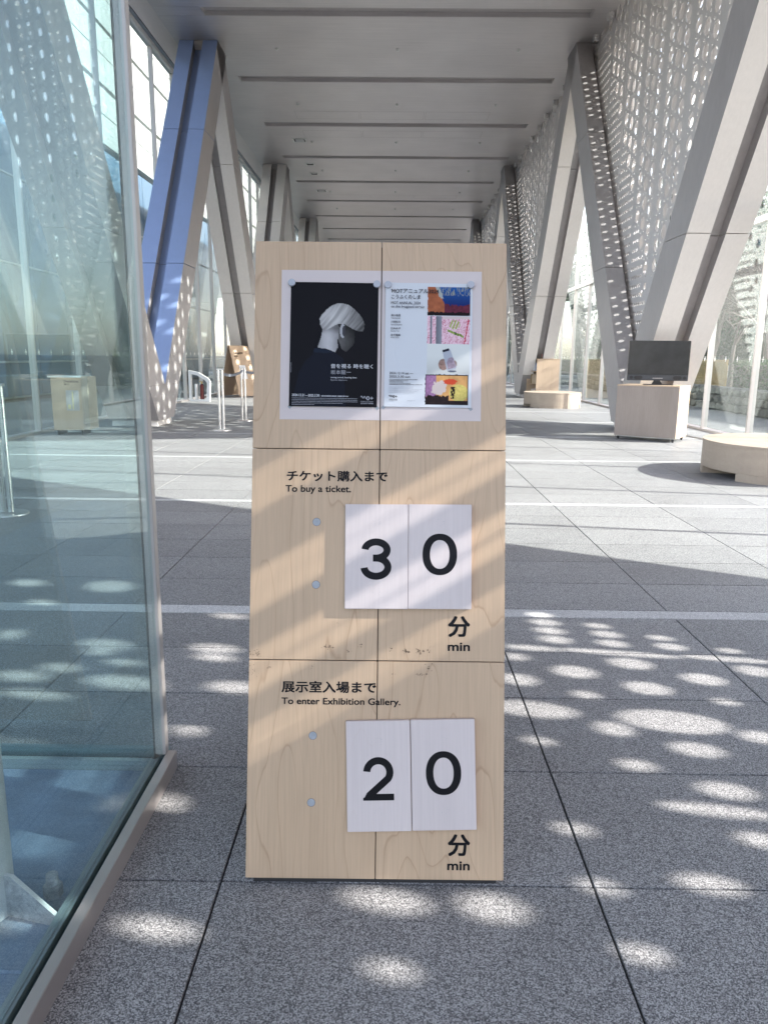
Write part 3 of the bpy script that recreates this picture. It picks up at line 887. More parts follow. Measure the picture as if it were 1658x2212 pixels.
def poster(name, label, u0, v0, w, h, rot, nx, ny, paint, curl):
    t = thing(name, label, 'poster', on_sign(u0, v0, .0022), 0)
    rm = Matrix((SU, SV, SN)).transposed() @ Matrix.Rotation(rot, 3, 'Z'); t.rotation_euler = rm.to_euler()
    gx, gy = np.meshgrid(np.linspace(0, 1, nx), np.linspace(0, 1, ny))
    z = curl(gx, gy)
    co = np.stack([(gx - .5) * w, (.5 - gy) * h, z], -1).reshape(-1, 3)
    idx = np.arange(nx * ny).reshape(ny, nx)
    f = np.stack([idx[:-1, :-1], idx[1:, :-1], idx[1:, 1:], idx[:-1, 1:]], -1).reshape(-1, 4)
    me = bpy.data.meshes.new('sheet'); me.from_pydata(co.tolist(), [], f.tolist())
    colr = paint(gx, gy).reshape(-1, 3)
    at = me.color_attributes.new('Col', 'FLOAT_COLOR', 'POINT')
    at.data.foreach_set('color', np.concatenate([colr, np.ones((len(colr), 1))], 1).astype(np.float32).ravel())
    me.materials.append(MATS['poster_print']); me.polygons.foreach_set('use_smooth', [True] * len(me.polygons)); me.update()
    link('sheet', me, t)
    return t
P1 = lambda x, y: ((x - 155) / 1320 , (y - 150) / 1870)
P1W, P1H = .2585, .3695
def paint1(gx, gy):
    px = 155 + gx * 1320; py = 150 + gy * 1870
    c = np.zeros(px.shape + (3,)); c[:] = S2((7, 7, 14))
    body = inpoly(px, py, [(520, 1150), (640, 1150), (830, 1205), (960, 1290), (1010, 2020), (180, 2020), (300, 1500), (380, 1350), (505, 1230)])
    c[body] = S2((12, 17, 30))
    collar = inpoly(px, py, [(520, 1148), (640, 1145), (835, 1200), (700, 1215), (515, 1210)])
    c[collar] = S2((22, 32, 48))
    skin = inpoly(px, py, [(636, 860), (870, 780), (925, 880), (915, 1000), (870, 1010), (875, 1130), (835, 1200), (700, 1150), (570, 1138), (612, 1010), (632, 930)])
    g = np.clip(1 - np.abs(px - 720) / 240, 0, 1) * .62 + .2; g *= np.clip((py - 780) / 150, .45, 1)
    g *= .85 + .3 * fnoise(px / 60, py / 60, 5)
    for k in range(3): c[..., k] = np.where(skin, .62 * g * (1.0, 1.0, 1.04)[k], c[..., k])
    face = inpoly(px, py, [(900, 780), (1000, 770), (1120, 800), (1130, 960), (1128, 1050), (1090, 1110), (1000, 1195), (930, 1150), (880, 1010)])
    g = np.clip(.30 - (px - 900) / 900, .02, 1) * np.clip(1.2 - np.abs(py - 1050) / 240, .3, 1) * (.7 + .6 * fnoise(px / 25, py / 40, 8))
    for k in range(3): c[..., k] = np.where(face, .36 * g, c[..., k])
    ear = ((px - 945) / 42) ** 2 + ((py - 880) / 105) ** 2 < 1
    ear2 = ((px - 965) / 30) ** 2 + ((py - 880) / 80) ** 2 < 1
    c[ear] = S2((165, 167, 172)); c[ear & ear2] = S2((62, 62, 68))
    hair = inpoly(px, py, [(596, 700), (620, 650), (700, 560), (770, 505), (850, 468), (930, 462), (990, 478), (1040, 490), (1110, 545), (1180, 610), (1240, 690), (1272, 770), (1270, 830), (1245, 878), (1180, 880), (1110, 855), (1010, 800), (960, 770), (880, 775), (820, 800), (740, 850), (690, 872), (640, 858), (602, 780)])
    ang = np.arctan2(py - 900, px - 700 + 1e-6); rr = np.hypot(px - 700, py - 900)
    ac = (px - 600) * .84 + (py - 460) * .54 + .0007 * (py - 620) ** 2; al = (py - 460) * .84 - (px - 600) * .54
    st = fnoise(np.abs(ac + 900) / 24, np.abs(al + 900) / 300, 11, 3)
    g = .24 + .45 * (st - .5) + .30 * np.clip(1 - np.hypot(px - 760, py - 640) / 420, 0, 1)
    g *= np.clip(1.1 - (px - 900) / 700, .35, 1.1)
    g = np.clip(g, .04, .8)
    for k in range(3): c[..., k] = np.where(hair, g * .85, c[..., k])
    return c
def curl1(gx, gy): return .0015 + .004 * np.clip(gy - .8, 0, 1) ** 1.5 * 6 * (.4 + .6 * gx) + .0008 * np.sin(gx * 5)
p1 = poster('event_poster', 'black exhibition poster with the back of a white haired head', .2354, 1.5544, P1W, P1H, radians(-.2), 150, 212, paint1, curl1)
def bb1(x0, y0, x1, y1): return ((x0 - 155) / 1320 * P1W - P1W / 2, P1H / 2 - (y1 - 150) / 1870 * P1H, (x1 - 155) / 1320 * P1W - P1W / 2, P1H / 2 - (y0 - 150) / 1870 * P1H)
ZT = .0034
letters('音を視る 時を聴く', bb1(775, 1378, 1408, 1445), 'paper_text', p1, ZT, .004, 2)
letters('坂本龍一', bb1(775, 1470, 1078, 1535), 'paper_text_dim', p1, ZT, 0, 2)
letters('seeing sound, hearing time', bb1(778, 1568, 1165, 1600), 'paper_text', p1, ZT, .008, 1)
letters('Ryuichi Sakamoto', bb1(778, 1608, 1025, 1638), 'paper_text_dim', p1, ZT, 0, 1)
letters('2024.12.21', bb1(200, 1835, 388, 1872), 'paper_text', p1, .0050, .012, 2)
letters('—2025.3.30:', bb1(400, 1838, 618, 1876), 'paper_text', p1, .0050, .012, 2)
letters('会場 東京都現代美術館 企画展示室1F/B2F', bb1(640, 1853, 1048, 1876), 'paper_text', p1, .0052, .01, 1)
letters('0+', bb1(1316, 1858, 1420, 1920), 'paper_text_dim', p1, .0056, .02, 3)
mb = MB()
def stroke(mb, pts, wdt):
    for (ax, ay), (bx, by) in zip(pts[:-1], pts[1:]):
        d = Vector((bx - ax, by - ay)).normalized() * (wdt / 2); nx_, ny_ = -d.y, d.x
        mb.add([(ax - d.x + nx_, ay - d.y + ny_, 0), (ax - d.x - nx_, ay - d.y - ny_, 0), (bx + d.x - nx_, by + d.y - ny_, 0), (bx + d.x + nx_, by + d.y + ny_, 0)], [(0, 1, 2, 3)])
def m_logo(parent, bbf, pts, wdt, mat, z):
    mb = MB(); q = [bbf(x, y, x, y)[:2] for x, y in pts]
    q2 = []
    for a, b in zip(q[:-1], q[1:]): q2.append(a)
    q2.append(q[-1]); stroke(mb, q2, wdt); build('logo_wave', mb, mat, parent, loc=(0, 0, z))
m_logo(p1, bb1, [(1234, 1868), (1240, 1860), (1250, 1862), (1262, 1885), (1272, 1888), (1284, 1864), (1294, 1862), (1302, 1880), (1308, 1892)], .0022, 'paper_text_dim', .0056)
letters('東京都現代美術館', bb1(1232, 1955, 1420, 1978), 'paper_text_dim', p1, .0058, .008, 1)
def fine_print(parent, bbf, rows_, mat, z, seed, hgt):
    r = random.Random(seed); mb = MB()
    for (x0, x1, yy) in rows_:
        x = x0
        while x < x1:
            w = r.uniform(6, 13)
            a = bbf(x, yy - hgt / 2, min(x + w, x1), yy + hgt / 2)
            k = r.random()
            mb.add([(a[0], a[1] + (a[3] - a[1]) * (.3 * (k > .6)), 0), (a[2], a[1], 0), (a[2], a[3] - (a[3] - a[1]) * (.3 * (k < .3)), 0), (a[0], a[3], 0)], [(0, 1, 2, 3)])
            x += w + r.uniform(2, 6)
    o = build('fine_print', mb, mat, parent, loc=(0, 0, z)); return o
fine_print(p1, bb1, [(200, 1182, 1900), (200, 1182, 1925), (200, 1182, 1948), (200, 965, 1972), (200, 535, 1996)], 'paper_text_dim', .0060, 2, 8)
fine_print(p1, bb1, [(1232, 1420, 1938)], 'paper_text_dim', .0058, 3, 7)
mb = MB(); a = bb1(176, 1365, 180, 1515); mb.box(a[0], a[2], a[1], a[3], 0, .0001); build('edge_caption', mb, 'paper_text_dim', p1, loc=(0, 0, ZT))

P2W, P2H = .2563, .3690
X2A, X2B, Y2A, Y2B = 70, 1425, 172, 2095
def paint2(gx, gy):
    px = X2A + gx * (X2B - X2A); py = Y2A + gy * (Y2B - Y2A)
    # undo the slight slant of the photographed sheet
    px = px + (.5 - gy) * 42 * 0
    c = np.zeros(px.shape + (3,)); c[:] = S2((205, 210, 216))
    rag = 8 * (fnoise(px / 14, py / 14, 31, 2) - .5)
    L, R_ = 727 + rag, 1388
    inx = (px > L) & (px < R_)
    n1 = fnoise(px / 60, py / 60, 41); n2 = fnoise(px / 22, py / 22, 42); n3 = fnoise(px / 9, py / 40, 43)
    # picture one: rust bank, blue water
    a = inx & (py > 228) & (py < 672 + rag)
    s = (px - 727) / 660; q = (py - 228) / 444
    rust = S2((158, 92, 62)); blue = S2((28, 84, 150)); deep = S2((14, 34, 96)); pale = S2((190, 198, 196)); blk = S2((22, 14, 16)); wine = S2((92, 36, 54))
    edge = .22 + .30 * np.clip(q, 0, 1) + .05 * (n2 - .5)
    col = np.where((s < edge)[..., None], rust * (.65 + .7 * n1[..., None]), blue)
    wat = (s >= edge)
    t = np.clip(q * 1.5, 0, 1)[..., None]
    col = np.where(wat[..., None], blue * (1 - t) + deep * t, col)
    col = np.where((wat & (q < .22 + .12 * n3) & (n3 > .56))[..., None], pale * .45, col)
    col = np.where((np.abs(s - edge) < .04)[..., None] & (q < .4)[..., None], pale * .7, col)
    col = np.where(((q > .62 + .2 * (n1 - .5)) & (s > .4))[..., None], wine * (.5 + n2[..., None]), col)
    col = np.where((q > .88 + .1 * (n2 - .5))[..., None], blk, col)
    c = np.where(a[..., None], col, c)
    # picture two: pale pink scribbles with two grey pillars
    a = inx & (py >= 680 + rag) & (py < 1112 + rag)
    sc = np.abs(np.sin(px / 13 + 7 * n1 + py / 37)) < .28
    sc2 = np.abs(np.sin(px / 31 - py / 19 + 9 * n2)) < .22
    col = np.zeros_like(c); col[:] = S2((226, 196, 208))
    col = np.where(sc[..., None], S2((196, 120, 142)), col); col = np.where((sc2 & (n1 > .45))[..., None], S2((170, 62, 88)), col)
    gr_ = (np.hypot((px - 1150) / 90, (py - 810) / 75) < 1) & (np.sin(px / 8 + py / 20) > -.2)
    gr2 = (np.abs(py - (900 + (px - 1040) * .38)) < 16 + 20 * (n2 - .3)) & (px > 1040) & (px < 1290)
    col = np.where((gr_ | gr2)[..., None], S2((150, 168, 84)), col)
    col = np.where((gr2 & (n3 > .55))[..., None], S2((52, 84, 40)), col)
    redl = np.abs(px - (1370 - (py - 720) * .17)) < 9
    col = np.where(redl[..., None], S2((186, 32, 62)), col)
    col = np.where(((py < 725) & (px > 960))[..., None], S2((205, 190, 188)), col)
    for x0, x1 in ((770, 803), (858, 952)):
        pil = (px > x0) & (px < x1); tt = ((px - x0) / (x1 - x0))[..., None]
        col = np.where(pil[..., None], S2((120, 124, 134)) * (.7 + .6 * tt), col)
    c = np.where(a[..., None], col, c)
    # picture three: capped jar leaning on a stone
    a = inx & (py >= 1112) & (py < 1580)
    col = np.zeros_like(c); col[:] = S2((206, 210, 208)); col *= (1.05 - .25 * np.clip((py - 1300) / 300, 0, 1))[..., None]
    st_ = np.hypot((px - 985) / 78, (py - 1430) / 88) < 1
    col = np.where(st_[..., None], S2((150, 122, 112)) * (.5 + n2[..., None]), col)
    st_ = np.hypot((px - 1150) / 45, (py - 1420) / 60) < 1
    col = np.where(st_[..., None], S2((150, 130, 124)) * (.5 + n2[..., None]), col)
    jar = inpoly(px, py, [(972, 1245), (985, 1222), (1068, 1198), (1092, 1205), (1185, 1460), (1180, 1500), (1060, 1528), (1038, 1510)])
    col = np.where(jar[..., None], S2((168, 174, 186)), col)
    lab = inpoly(px, py, [(1035, 1400), (1062, 1330), (1120, 1312), (1142, 1330), (1182, 1470), (1060, 1505)])
    col = np.where(lab[..., None], S2((150, 136, 150)) * (.6 + .8 * n2[..., None]), col)
    cap = inpoly(px, py, [(964, 1208), (1066, 1178), (1076, 1212), (976, 1244)])
    col = np.where(cap[..., None], S2((30, 32, 48)), col)
    shd = np.hypot((px - 1120) / 70, (py - 1532) / 16) < 1
    col = np.where((shd & ~jar)[..., None], S2((92, 98, 112)), col)
    c = np.where(a[..., None], col, c)
    # picture four: ochre, violet and black washes
    a = (px > 706 + rag) & (px < 1378) & (py >= 1584 + rag) & (py < 2055)
    s = (px - 706) / 672; q = (py - 1584) / 471
    col = np.zeros_like(c); col[:] = S2((196, 150, 96))
    col *= (.7 + .6 * n1)[..., None]
    col = np.where(((s < .25) & (q < .6 + .2 * n1))[..., None], S2((150, 112, 150)) * (.6 + .7 * n2[..., None]), col)
    wh = np.hypot((s - .33) / .19, (q - .45) / .24) < .35 + n1 * 1.0
    col = np.where(wh[..., None], S2((196, 184, 180)), col)
    ye = np.hypot((s - .78) / .22, (q - .6) / .28) < 1
    col = np.where(ye[..., None], S2((196, 182, 104)) * (.7 + .5 * n2[..., None]), col)
    rd = np.hypot((s - .58) / .16, (q - .24) / .10) < .7 + n2 * .5
    col = np.where(rd[..., None], S2((196, 74, 48)), col)
    dk = (q > .66 + .35 * (n1 - .4)) & ((s < .55) | (q > .86))
    col = np.where(dk[..., None], S2((34, 24, 24)) * (.5 + n2[..., None]), col)
    dk = (np.abs(s - .645) < .05 * (q > .4)) & (q < .8) & (n2 > .38)
    col = np.where(dk[..., None], S2((36, 28, 22)), col)
    frm = (s < .02) | (s > .975) | (q < .025 + .02 * n2) | (q > .975)
    col = np.where(frm[..., None], S2((20, 18, 22)), col)
    c = np.where(a[..., None], col, c)
    return c
def curl2(gx, gy): return .001 + .006 * np.clip(.12 - gx, 0, 1) * np.clip(1 - gy, 0, 1) * 8 + .0015 * np.clip(gy - .9, 0, 1) * 8
p2 = poster('event_poster', 'white exhibition poster with four stacked colour pictures', .5138, 1.5554, P2W, P2H, radians(.55 - .9), 180, 260, paint2, curl2)
def bb2(x0, y0, x1, y1): return ((x0 - X2A) / (X2B - X2A) * P2W - P2W / 2, P2H / 2 - (y1 - Y2A) / (Y2B - Y2A) * P2H, (x1 - X2A) / (X2B - X2A) * P2W - P2W / 2, P2H / 2 - (y0 - Y2A) / (Y2B - Y2A) * P2H)
letters('MOTアニュアル2024', bb2(162, 272, 895, 338), 'paper_ink', p2, .0062, .010, 3)
letters('こうふくのしま', bb2(160, 365, 612, 430), 'paper_ink', p2, .0062, .010, 3)
letters('MOT ANNUAL 2024', bb2(158, 468, 610, 512), 'paper_ink', p2, .0060, .006, 2)
letters('on the Imagined terrain', bb2(158, 528, 675, 578), 'paper_ink', p2, .0058, .006, 2)
for ja, en, yy, xe in (('清水裕貴', 'Yuki Shimizu', 665, 300), ('川田知志', 'Satoshi Kawata', 767, 332), ('臼井良平', 'Ryohei Usui', 869, 288), ('庄司朝美', 'Asami Shoji', 971, 286)):
    letters(ja, bb2(158, yy, 308, yy + 38), 'paper_ink', p2, .0052, .006, 1)
    letters(en, bb2(158, yy + 50, xe, yy + 72), 'paper_ink', p2, .0052, .006, 1)
letters('2024.12.14 sat —', bb2(148, 1558, 515, 1595), 'paper_ink', p2, .0034, .006, 2)
letters('2025.3.30 sun', bb2(148, 1612, 468, 1648), 'paper_ink', p2, .0034, .006, 2)
fine_print(p2, bb2, [(148, 585, 1674), (148, 440, 1693), (148, 365, 1712), (148, 480, 1732), (148, 662, 1752)], 'paper_ink', .0034, 5, 9)
fine_print(p2, bb2, [(148, 525, 1788), (148, 520, 1806), (148, 660, 1824), (148, 615, 1844), (148, 585, 1858), (148, 540, 1878)], 'paper_text_dim', .0036, 6, 5)
letters('0+', bb2(205, 1918, 275, 1958), 'paper_ink', p2, .0038, .02, 3)
m_logo(p2, bb2, [(148, 1930), (153, 1920), (160, 1922), (168, 1938), (176, 1938), (184, 1922), (190, 1924), (197, 1942)], .0018, 'paper_ink', .0038)
letters('東京都現代美術館', bb2(148, 1983, 275, 2000), 'paper_ink', p2, .0040, .008, 1)
fine_print(p2, bb2, [(148, 275, 1970), (430, 555, 1996), (430, 515, 2004)], 'paper_text_dim', .0040, 8, 4)

# magnets and tape
def mag(u, v, label):
    t = thing('magnet', label, 'magnet', on_sign(u, v, .0035), 0, 'round grey magnets holding the posters')
    t.rotation_euler = SROT
    mb = MB(); mb.tube((0, 0, 0), (0, 0, .0085), .0106, n=32); build('disc', mb, 'magnet', t, bevel=.0008)
mag(.1096, 1.7362, 'round grey magnet at the upper left corner of the black poster')
mag(.3603, 1.7337, 'round grey magnet at the upper right corner of the black poster')
mag(.3931, 1.7323, 'round grey magnet at the upper left corner of the white poster')
mag(.6373, 1.7347, 'round grey magnet at the upper right corner of the white poster')
for (u, v, r, l) in ((.1095, 1.3705, .8, 'tape tab at the lower left corner of the black poster'), (.3640, 1.3690, -.8, 'tape tab at the lower right corner of the black poster'),
                  (.3850, 1.3715, .8, 'tape tab at the lower left corner of the white poster'), (.6380, 1.3690, -.8, 'tape tab at the lower right corner of the white poster')):
    mb = MB(); mb.box(-.007, .007, -.0045, .0045, 0, .0003)
    o = build('tape_tab', mb, 'tape'); o.location = on_sign(u, v, .0012)
    o.rotation_euler = (Matrix((SU, SV, SN)).transposed() @ Matrix.Rotation(r, 3, 'Z')).to_euler()
    tag(o, 'small grey ' + l, 'tape', 'tape tabs under the posters')

# ------------------------------------------------------------------ glass vestibule beside the camera
ves = thing('glass_screen', 'frameless glass corner on a steel rail in the left foreground', 'glass screen', (-.83, 2.48, 0))
def vb(*a, mat, name, bevel=0.0):
    mb = MB(); mb.box(*a); o = build(name, mb, mat, ves, bevel); o.location = (.83, -2.48, 0); return o
ZV = 3.7
vb(-.8325, -.8175, -2.5, 2.462, .045, ZV, mat='glass_near', name='side_pane')
vb(-3.2, -.852, 2.475, 2.49, .045, ZV, mat='glass_near', name='end_pane')
vb(-.8515, -.846, 2.464, 2.500, .045, ZV, mat='soft_black', name='gasket')
vb(-.8455, -.808, 2.466, 2.504, .068, ZV, mat='post_beige', name='corner_post', bevel=.002)
# rail: channel with two lips
vb(-.862, -.842, -2.5, 2.452, 0, .060, mat='glass_edge', name='rail_inner_lip')
vb(-.8415, -.8327, -2.5, 2.46, 0, .058, mat='glass_edge', name='rail_gasket')
vb(-.8165, -.8125, -2.5, 2.46, 0, .058, mat='soft_black', name='rail_gasket')
vb(-.8115, -.778, -2.5, 2.500, 0, .068, mat='stainless', name='rail_outer_lip', bevel=.002)
vb(-3.2, -.8115, 2.505, 2.530, 0, .068, mat='glass_edge', name='end_rail')
vb(-3.2, -.862, 2.452, 2.474, 0, .050, mat='glass_edge', name='end_rail')
vb(-3.2, -.862, 2.4751, 2.4899, 0, .044, mat='soft_black', name='rail_gasket')
mb = MB(); mb.box(-3.2, -.864, 1.90, 2.449, .000, .012); mb.box(-3.2, -.864, -2.5, 1.892, .0, .010)
build('vestibule_floor', mb, 'blue_plate', kind='structure')
tp = thing('steel_post', 'round steel post behind the glass at the lower left picture edge', 'post', (-1.085, 1.74, .011))
mb = MB(); mb.tube((0, 0, .0), (0, 0, 3.6), .078, n=36); build('tube', mb, 'white_paint', tp, smooth=False)
mb = MB(); mb.box(-.2, .2, -.2, .2, 0, .010); build('base_plate', mb, 'blue_plate', tp)
for (ang, hh, ln) in ((radians(-14), .135, .25), (radians(-80), .135, .25), (radians(160), .135, .22)):
    mb = MB(); mb.prism([(.07, .012), (ln, .012), (ln, .03), (.10, hh), (.07, hh)], 'y', -.005, .005)
    o = build('gusset_plate', mb, 'zinc', tp); o.rotation_euler = (0, 0, ang)
    mb = MB(); p0, p1_ = Vector((.10, 0, hh)), Vector((ln, 0, .03)); d = (p1_ - p0)
    mb.add([(.07, -.006, hh + .001), (.10, -.006, hh + .001), (ln, -.006, .031), (ln, .006, .031), (.10, .006, hh + .001), (.07, .006, hh + .001)], [(0, 1, 4, 5), (1, 2, 3, 4)])
    o = build('gusset_edge', mb, 'white_paint', tp); o.rotation_euler = (0, 0, ang)
def hexa(mb, z0, z1, r): mb.prism([(r * cos(pi / 3 * i + .4), r * sin(pi / 3 * i + .4)) for i in range(6)], 'z', z0, z1)
for (x, y, l) in ((-.925, 1.80, 'thick galvanised anchor bolt with nut beyond the gusset plate, behind the glass'), (-.915, 1.33, 'galvanised anchor bolt at the very lower left corner of the picture')):
    b_ = thing('anchor_bolt', l, 'bolt', (x, y, .011), 0, 'galvanised anchor bolts behind the glass'); b_.scale = (1.3, 1.3, 1.2)
    mb = MB(); mb.tube((0, 0, 0), (0, 0, .004), .024, n=20); build('washer', mb, 'zinc', b_)
    mb = MB(); hexa(mb, .004, .038, .0205); build('nut', mb, 'zinc', b_, bevel=.0015)
    mb = MB()
    for q in range(9): mb.tube((0, 0, .038 + q * .0028), (0, 0, .0394 + q * .0028), .0125, .0112, 16, False); mb.tube((0, 0, .0394 + q * .0028), (0, 0, .0408 + q * .0028), .0112, .0125, 16, q == 8)
    build('thread', mb, 'zinc', b_)

# ------------------------------------------------------------------ television on its cabinet
cab = thing('wheeled_cabinet', 'pale wooden cabinet on castors carrying the television, right of the sign', 'cabinet', (4.863, 14.117, 0), radians(-36.3))
W, D, Z0_, Z1_ = 1.13, .69, .075, .995
mb = MB(); mb.box(-W / 2, W / 2, -D / 2, -D / 2 + .02, Z0_, Z1_); build('front_panel', mb, 'birch_shaded', cab, .002)
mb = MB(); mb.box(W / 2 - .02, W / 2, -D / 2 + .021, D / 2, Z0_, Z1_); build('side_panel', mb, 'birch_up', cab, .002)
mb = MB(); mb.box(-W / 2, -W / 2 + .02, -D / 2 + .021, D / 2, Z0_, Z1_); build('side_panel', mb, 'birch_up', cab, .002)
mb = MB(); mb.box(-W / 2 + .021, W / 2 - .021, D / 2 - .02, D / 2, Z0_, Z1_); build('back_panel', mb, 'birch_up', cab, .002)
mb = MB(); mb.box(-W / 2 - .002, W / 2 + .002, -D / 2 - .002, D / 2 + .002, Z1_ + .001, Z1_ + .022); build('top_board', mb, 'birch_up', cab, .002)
mb = MB(); mb.box(-W / 2 + .03, W / 2 - .03, -D / 2 + .03, D / 2 - .03, Z0_ - .012, Z0_ + .004); build('bottom_board', mb, 'white_paint', cab)
for sx in (-1, 1):
    for sy in (-1, 1):
        x, y = sx * (W / 2 - .06), sy * (D / 2 - .07)
        mb = MB(); mb.tube((x - .012, y, .03), (x + .012, y, .03), .03, n=14); mb.box(x - .018, x - .014, y - .014, y + .014, .02, Z0_ - .013); mb.box(x + .014, x + .018, y - .014, y + .014, .02, Z0_ - .013)
        build('castor', mb, 'soft_black', cab)
tv = thing('television', 'black flat television with a speaker bar standing on the wheeled cabinet', 'television', (4.90, 14.08, 1.018), radians(-9))
TW = 1.075
mb = MB(); mb.box(-TW / 2, TW / 2, -.02, .045, .078, .80); build('case', mb, 'black_plastic', tv, .006)
mb = MB(); mb.box(-TW / 2 + .012, TW / 2 - .012, -.024, -.0205, .19, .788); build('screen', mb, 'screen_black', tv)
mb = MB(); mb.box(-TW / 2 + .004, TW / 2 - .004, -.032, -.0205, .082, .182); build('speaker_bar', mb, 'bar_grey', tv, .003)
for sx in (-1, 1):
    mb = MB(); mb.tube((sx * .47, -.033, .132), (sx * .47, -.039, .132), .030, n=20); build('tweeter', mb, 'soft_black', tv)
    mb = MB()
    pl = [(sx * .345 + a, .132 + b) for a, b in [(.075 * cos(t_) * (1 if abs(cos(t_)) > .5 else .95), .034 * max(-1, min(1, 1.25 * sin(t_)))) for t_ in [2 * pi * i / 20 for i in range(20)]]]
    mb.prism(pl, 'y', -.040, -.033); build('woofer', mb, 'soft_black', tv)
mb = MB(); mb.box(-.09, .09, -.036, -.0325, .118, .128); build('bar_badge', mb, 'leg_steel', tv)
mb = MB(); mb.prism([(-.10, .0), (.10, .0), (.055, .08), (-.055, .08)], 'y', .0, .03); build('stand_neck', mb, 'black_plastic', tv)
mb = MB(); mb.prism([(-.27, -.14), (.27, -.14), (.22, .12), (-.22, .12)], 'z', 0, .014); build('stand_base', mb, 'black_plastic', tv, .003)

# ------------------------------------------------------------------ round benches
def bench(x, y, r, h, label, rot=0.0):
    t = thing('round_bench', label, 'bench', (x, y, 0), rot, 'round timber drum benches')
    n = 72; g = .10
    mb = MB(); mb.prism([(r * cos(2 * pi * i / n), r * sin(2 * pi * i / n)) for i in range(n)], 'z', g, h - .035); build('drum', mb, 'birch_bench', t, .003)
    # top in two halves with a seam
    for s in (-1, 1):
        poly = []
        for i in range(n // 2 + 1):
            a = pi * i / (n // 2)
            poly.append(((r + .004) * cos(a), s * max(.004, (r + .004) * sin(a))))
        mb = MB(); mb.prism(poly, 'z', h - .034, h); build('top_half', mb, 'birch_bench', t, .002)
    # foot blocks leaving notches
    for (a0, a1) in ((-150, -32), (-28, 88), (92, 170)):
        a0, a1 = radians(a0), radians(a1); q = 16
        poly = [((r - .001) * cos(a0 + (a1 - a0) * i / q), (r - .001) * sin(a0 + (a1 - a0) * i / q)) for i in range(q + 1)]
        poly += [(r * .55 * cos(a1 - (a1 - a0) * i / q), r * .55 * sin(a1 - (a1 - a0) * i / q)) for i in range(q + 1)]
        mb = MB(); mb.prism(poly, 'z', 0, g - .001); build('foot_block', mb, 'birch_bench', t)
    return t
mat_plywood('birch_bench', (.50, .41, .32), (.41, .33, .26), (.34, .26, .19), white=.5, axis='Y')
bench(5.22, 9.80, 1.06, .455, 'round pale timber bench cut off by the right picture edge')
bench(4.93, 23.3, .86, .455, 'round pale timber bench in front of the bookshelf')

# ------------------------------------------------------------------ bookshelf
bs = thing('bookshelf', 'plywood bookshelf with a blank side, behind the farther round bench', 'bookshelf', (5.58, 28.3, 0), radians(3))
bw, bd, bh = .95, .55, 1.42
# blank face towards the camera, open face towards the left
mb = MB(); mb.box(-.30, .55, -.30, -.28, .03, bh); build('side_board', mb, 'birch_up', bs, .002)
mb = MB(); mb.box(-.52, .55, .28, .30, .03, bh); build('side_board', mb, 'birch_up', bs, .002)
mb = MB(); mb.box(.53, .55, -.279, .279, .03, bh); build('back_board', mb, 'birch_up', bs)
mb = MB(); mb.prism([(-.30, -.31), (.56, -.31), (.56, .31), (-.53, .31)], 'z', bh + .001, bh + .022); build('top_board', mb, 'birch_up', bs)
for z in (.05, .52, .98):
    mb = MB(); mb.prism([(-.29, -.279), (.529, -.279), (.529, .279), (-.51, .279)], 'z', z, z + .022); build('shelf_board', mb, 'birch_up', bs)
r = random.Random(4)
for z, n_, colr, hh in ((1.002, 7, ('book_white', 'book_blue', 'book_white'), .30), (.542, 6, ('book_tan', 'book_tan', 'timber'), .34), (.072, 5, ('book_tan', 'book_white', 'book_tan'), .30)):
    for q in range(n_):
        yy = -.25 + q * .07 + .0; dz = hh * r.uniform(.82, 1.05); xx = -.29 - (q * .07 + .03) * .36
        th_ = MB(); th_.box(0, .22, 0, .05, 0, dz)
        o = build('book', th_, r.choice(colr)); o.location = (5.58 + xx * cos(radians(3)) + .03, 28.3 + yy, z + .001); o.rotation_euler = (0, 0, radians(3))
        tag(o, 'thin upright %s on the %s shelf of the bookshelf, number %s from the front' % ({'book_white': 'white folder', 'book_blue': 'blue folder', 'book_tan': 'tan folder', 'timber': 'brown folder'}[o.data.materials[0].name], {1.002: 'top', .542: 'middle', .072: 'bottom'}[z], ('one', 'two', 'three', 'four', 'five', 'six', 'seven')[q]), 'book', 'folders standing in the bookshelf')
cs = thing('card_stand', 'small pink card standing on top of the bookshelf', 'card stand', (5.55, 28.2, bh + .0235), radians(8))
mb = MB(); mb.box(-.07, .07, -.01, .0, .04, .42); build('card', mb, 'pink_card', cs)
mb = MB(); mb.box(-.08, .10, -.05, .06, 0, .02); mb.box(-.08, -.02, -.03, .03, .02, .06); build('holder', mb, 'birch_up', cs)

# ------------------------------------------------------------------ stanchions and leaning board on the left
def stanchion(x, y, label):
    t = thing('belt_stanchion', label, 'stanchion', (x, y, 0), 0, 'chrome belt barrier posts')
    for dx in (-.038, .038):
        mb = MB(); mb.tube((dx, 0, .02), (dx, 0, 1.19), .026, n=16); build('pole', mb, 'stainless_up', t, smooth=False)
    mb = MB(); mb.tube((0, 0, 0), (0, 0, .012), .19, .185, 36); build('base_disc', mb, 'stainless', t)
    mb = MB(); mb.box(-.07, .07, -.03, .03, 1.192, 1.215); build('head', mb, 'alu', t)
    return t
stanchion(-3.40, 14.93, 'nearest chrome belt post of the three left of the sign')
stanchion(-3.40, 17.20, 'middle chrome belt post of the three left of the sign')
stanchion(-3.37, 19.60, 'farthest chrome belt post, cut by the edge of the sign')
stanchion(-3.62, 6.85, 'chrome belt post on a round base seen through the glass at the left picture edge')
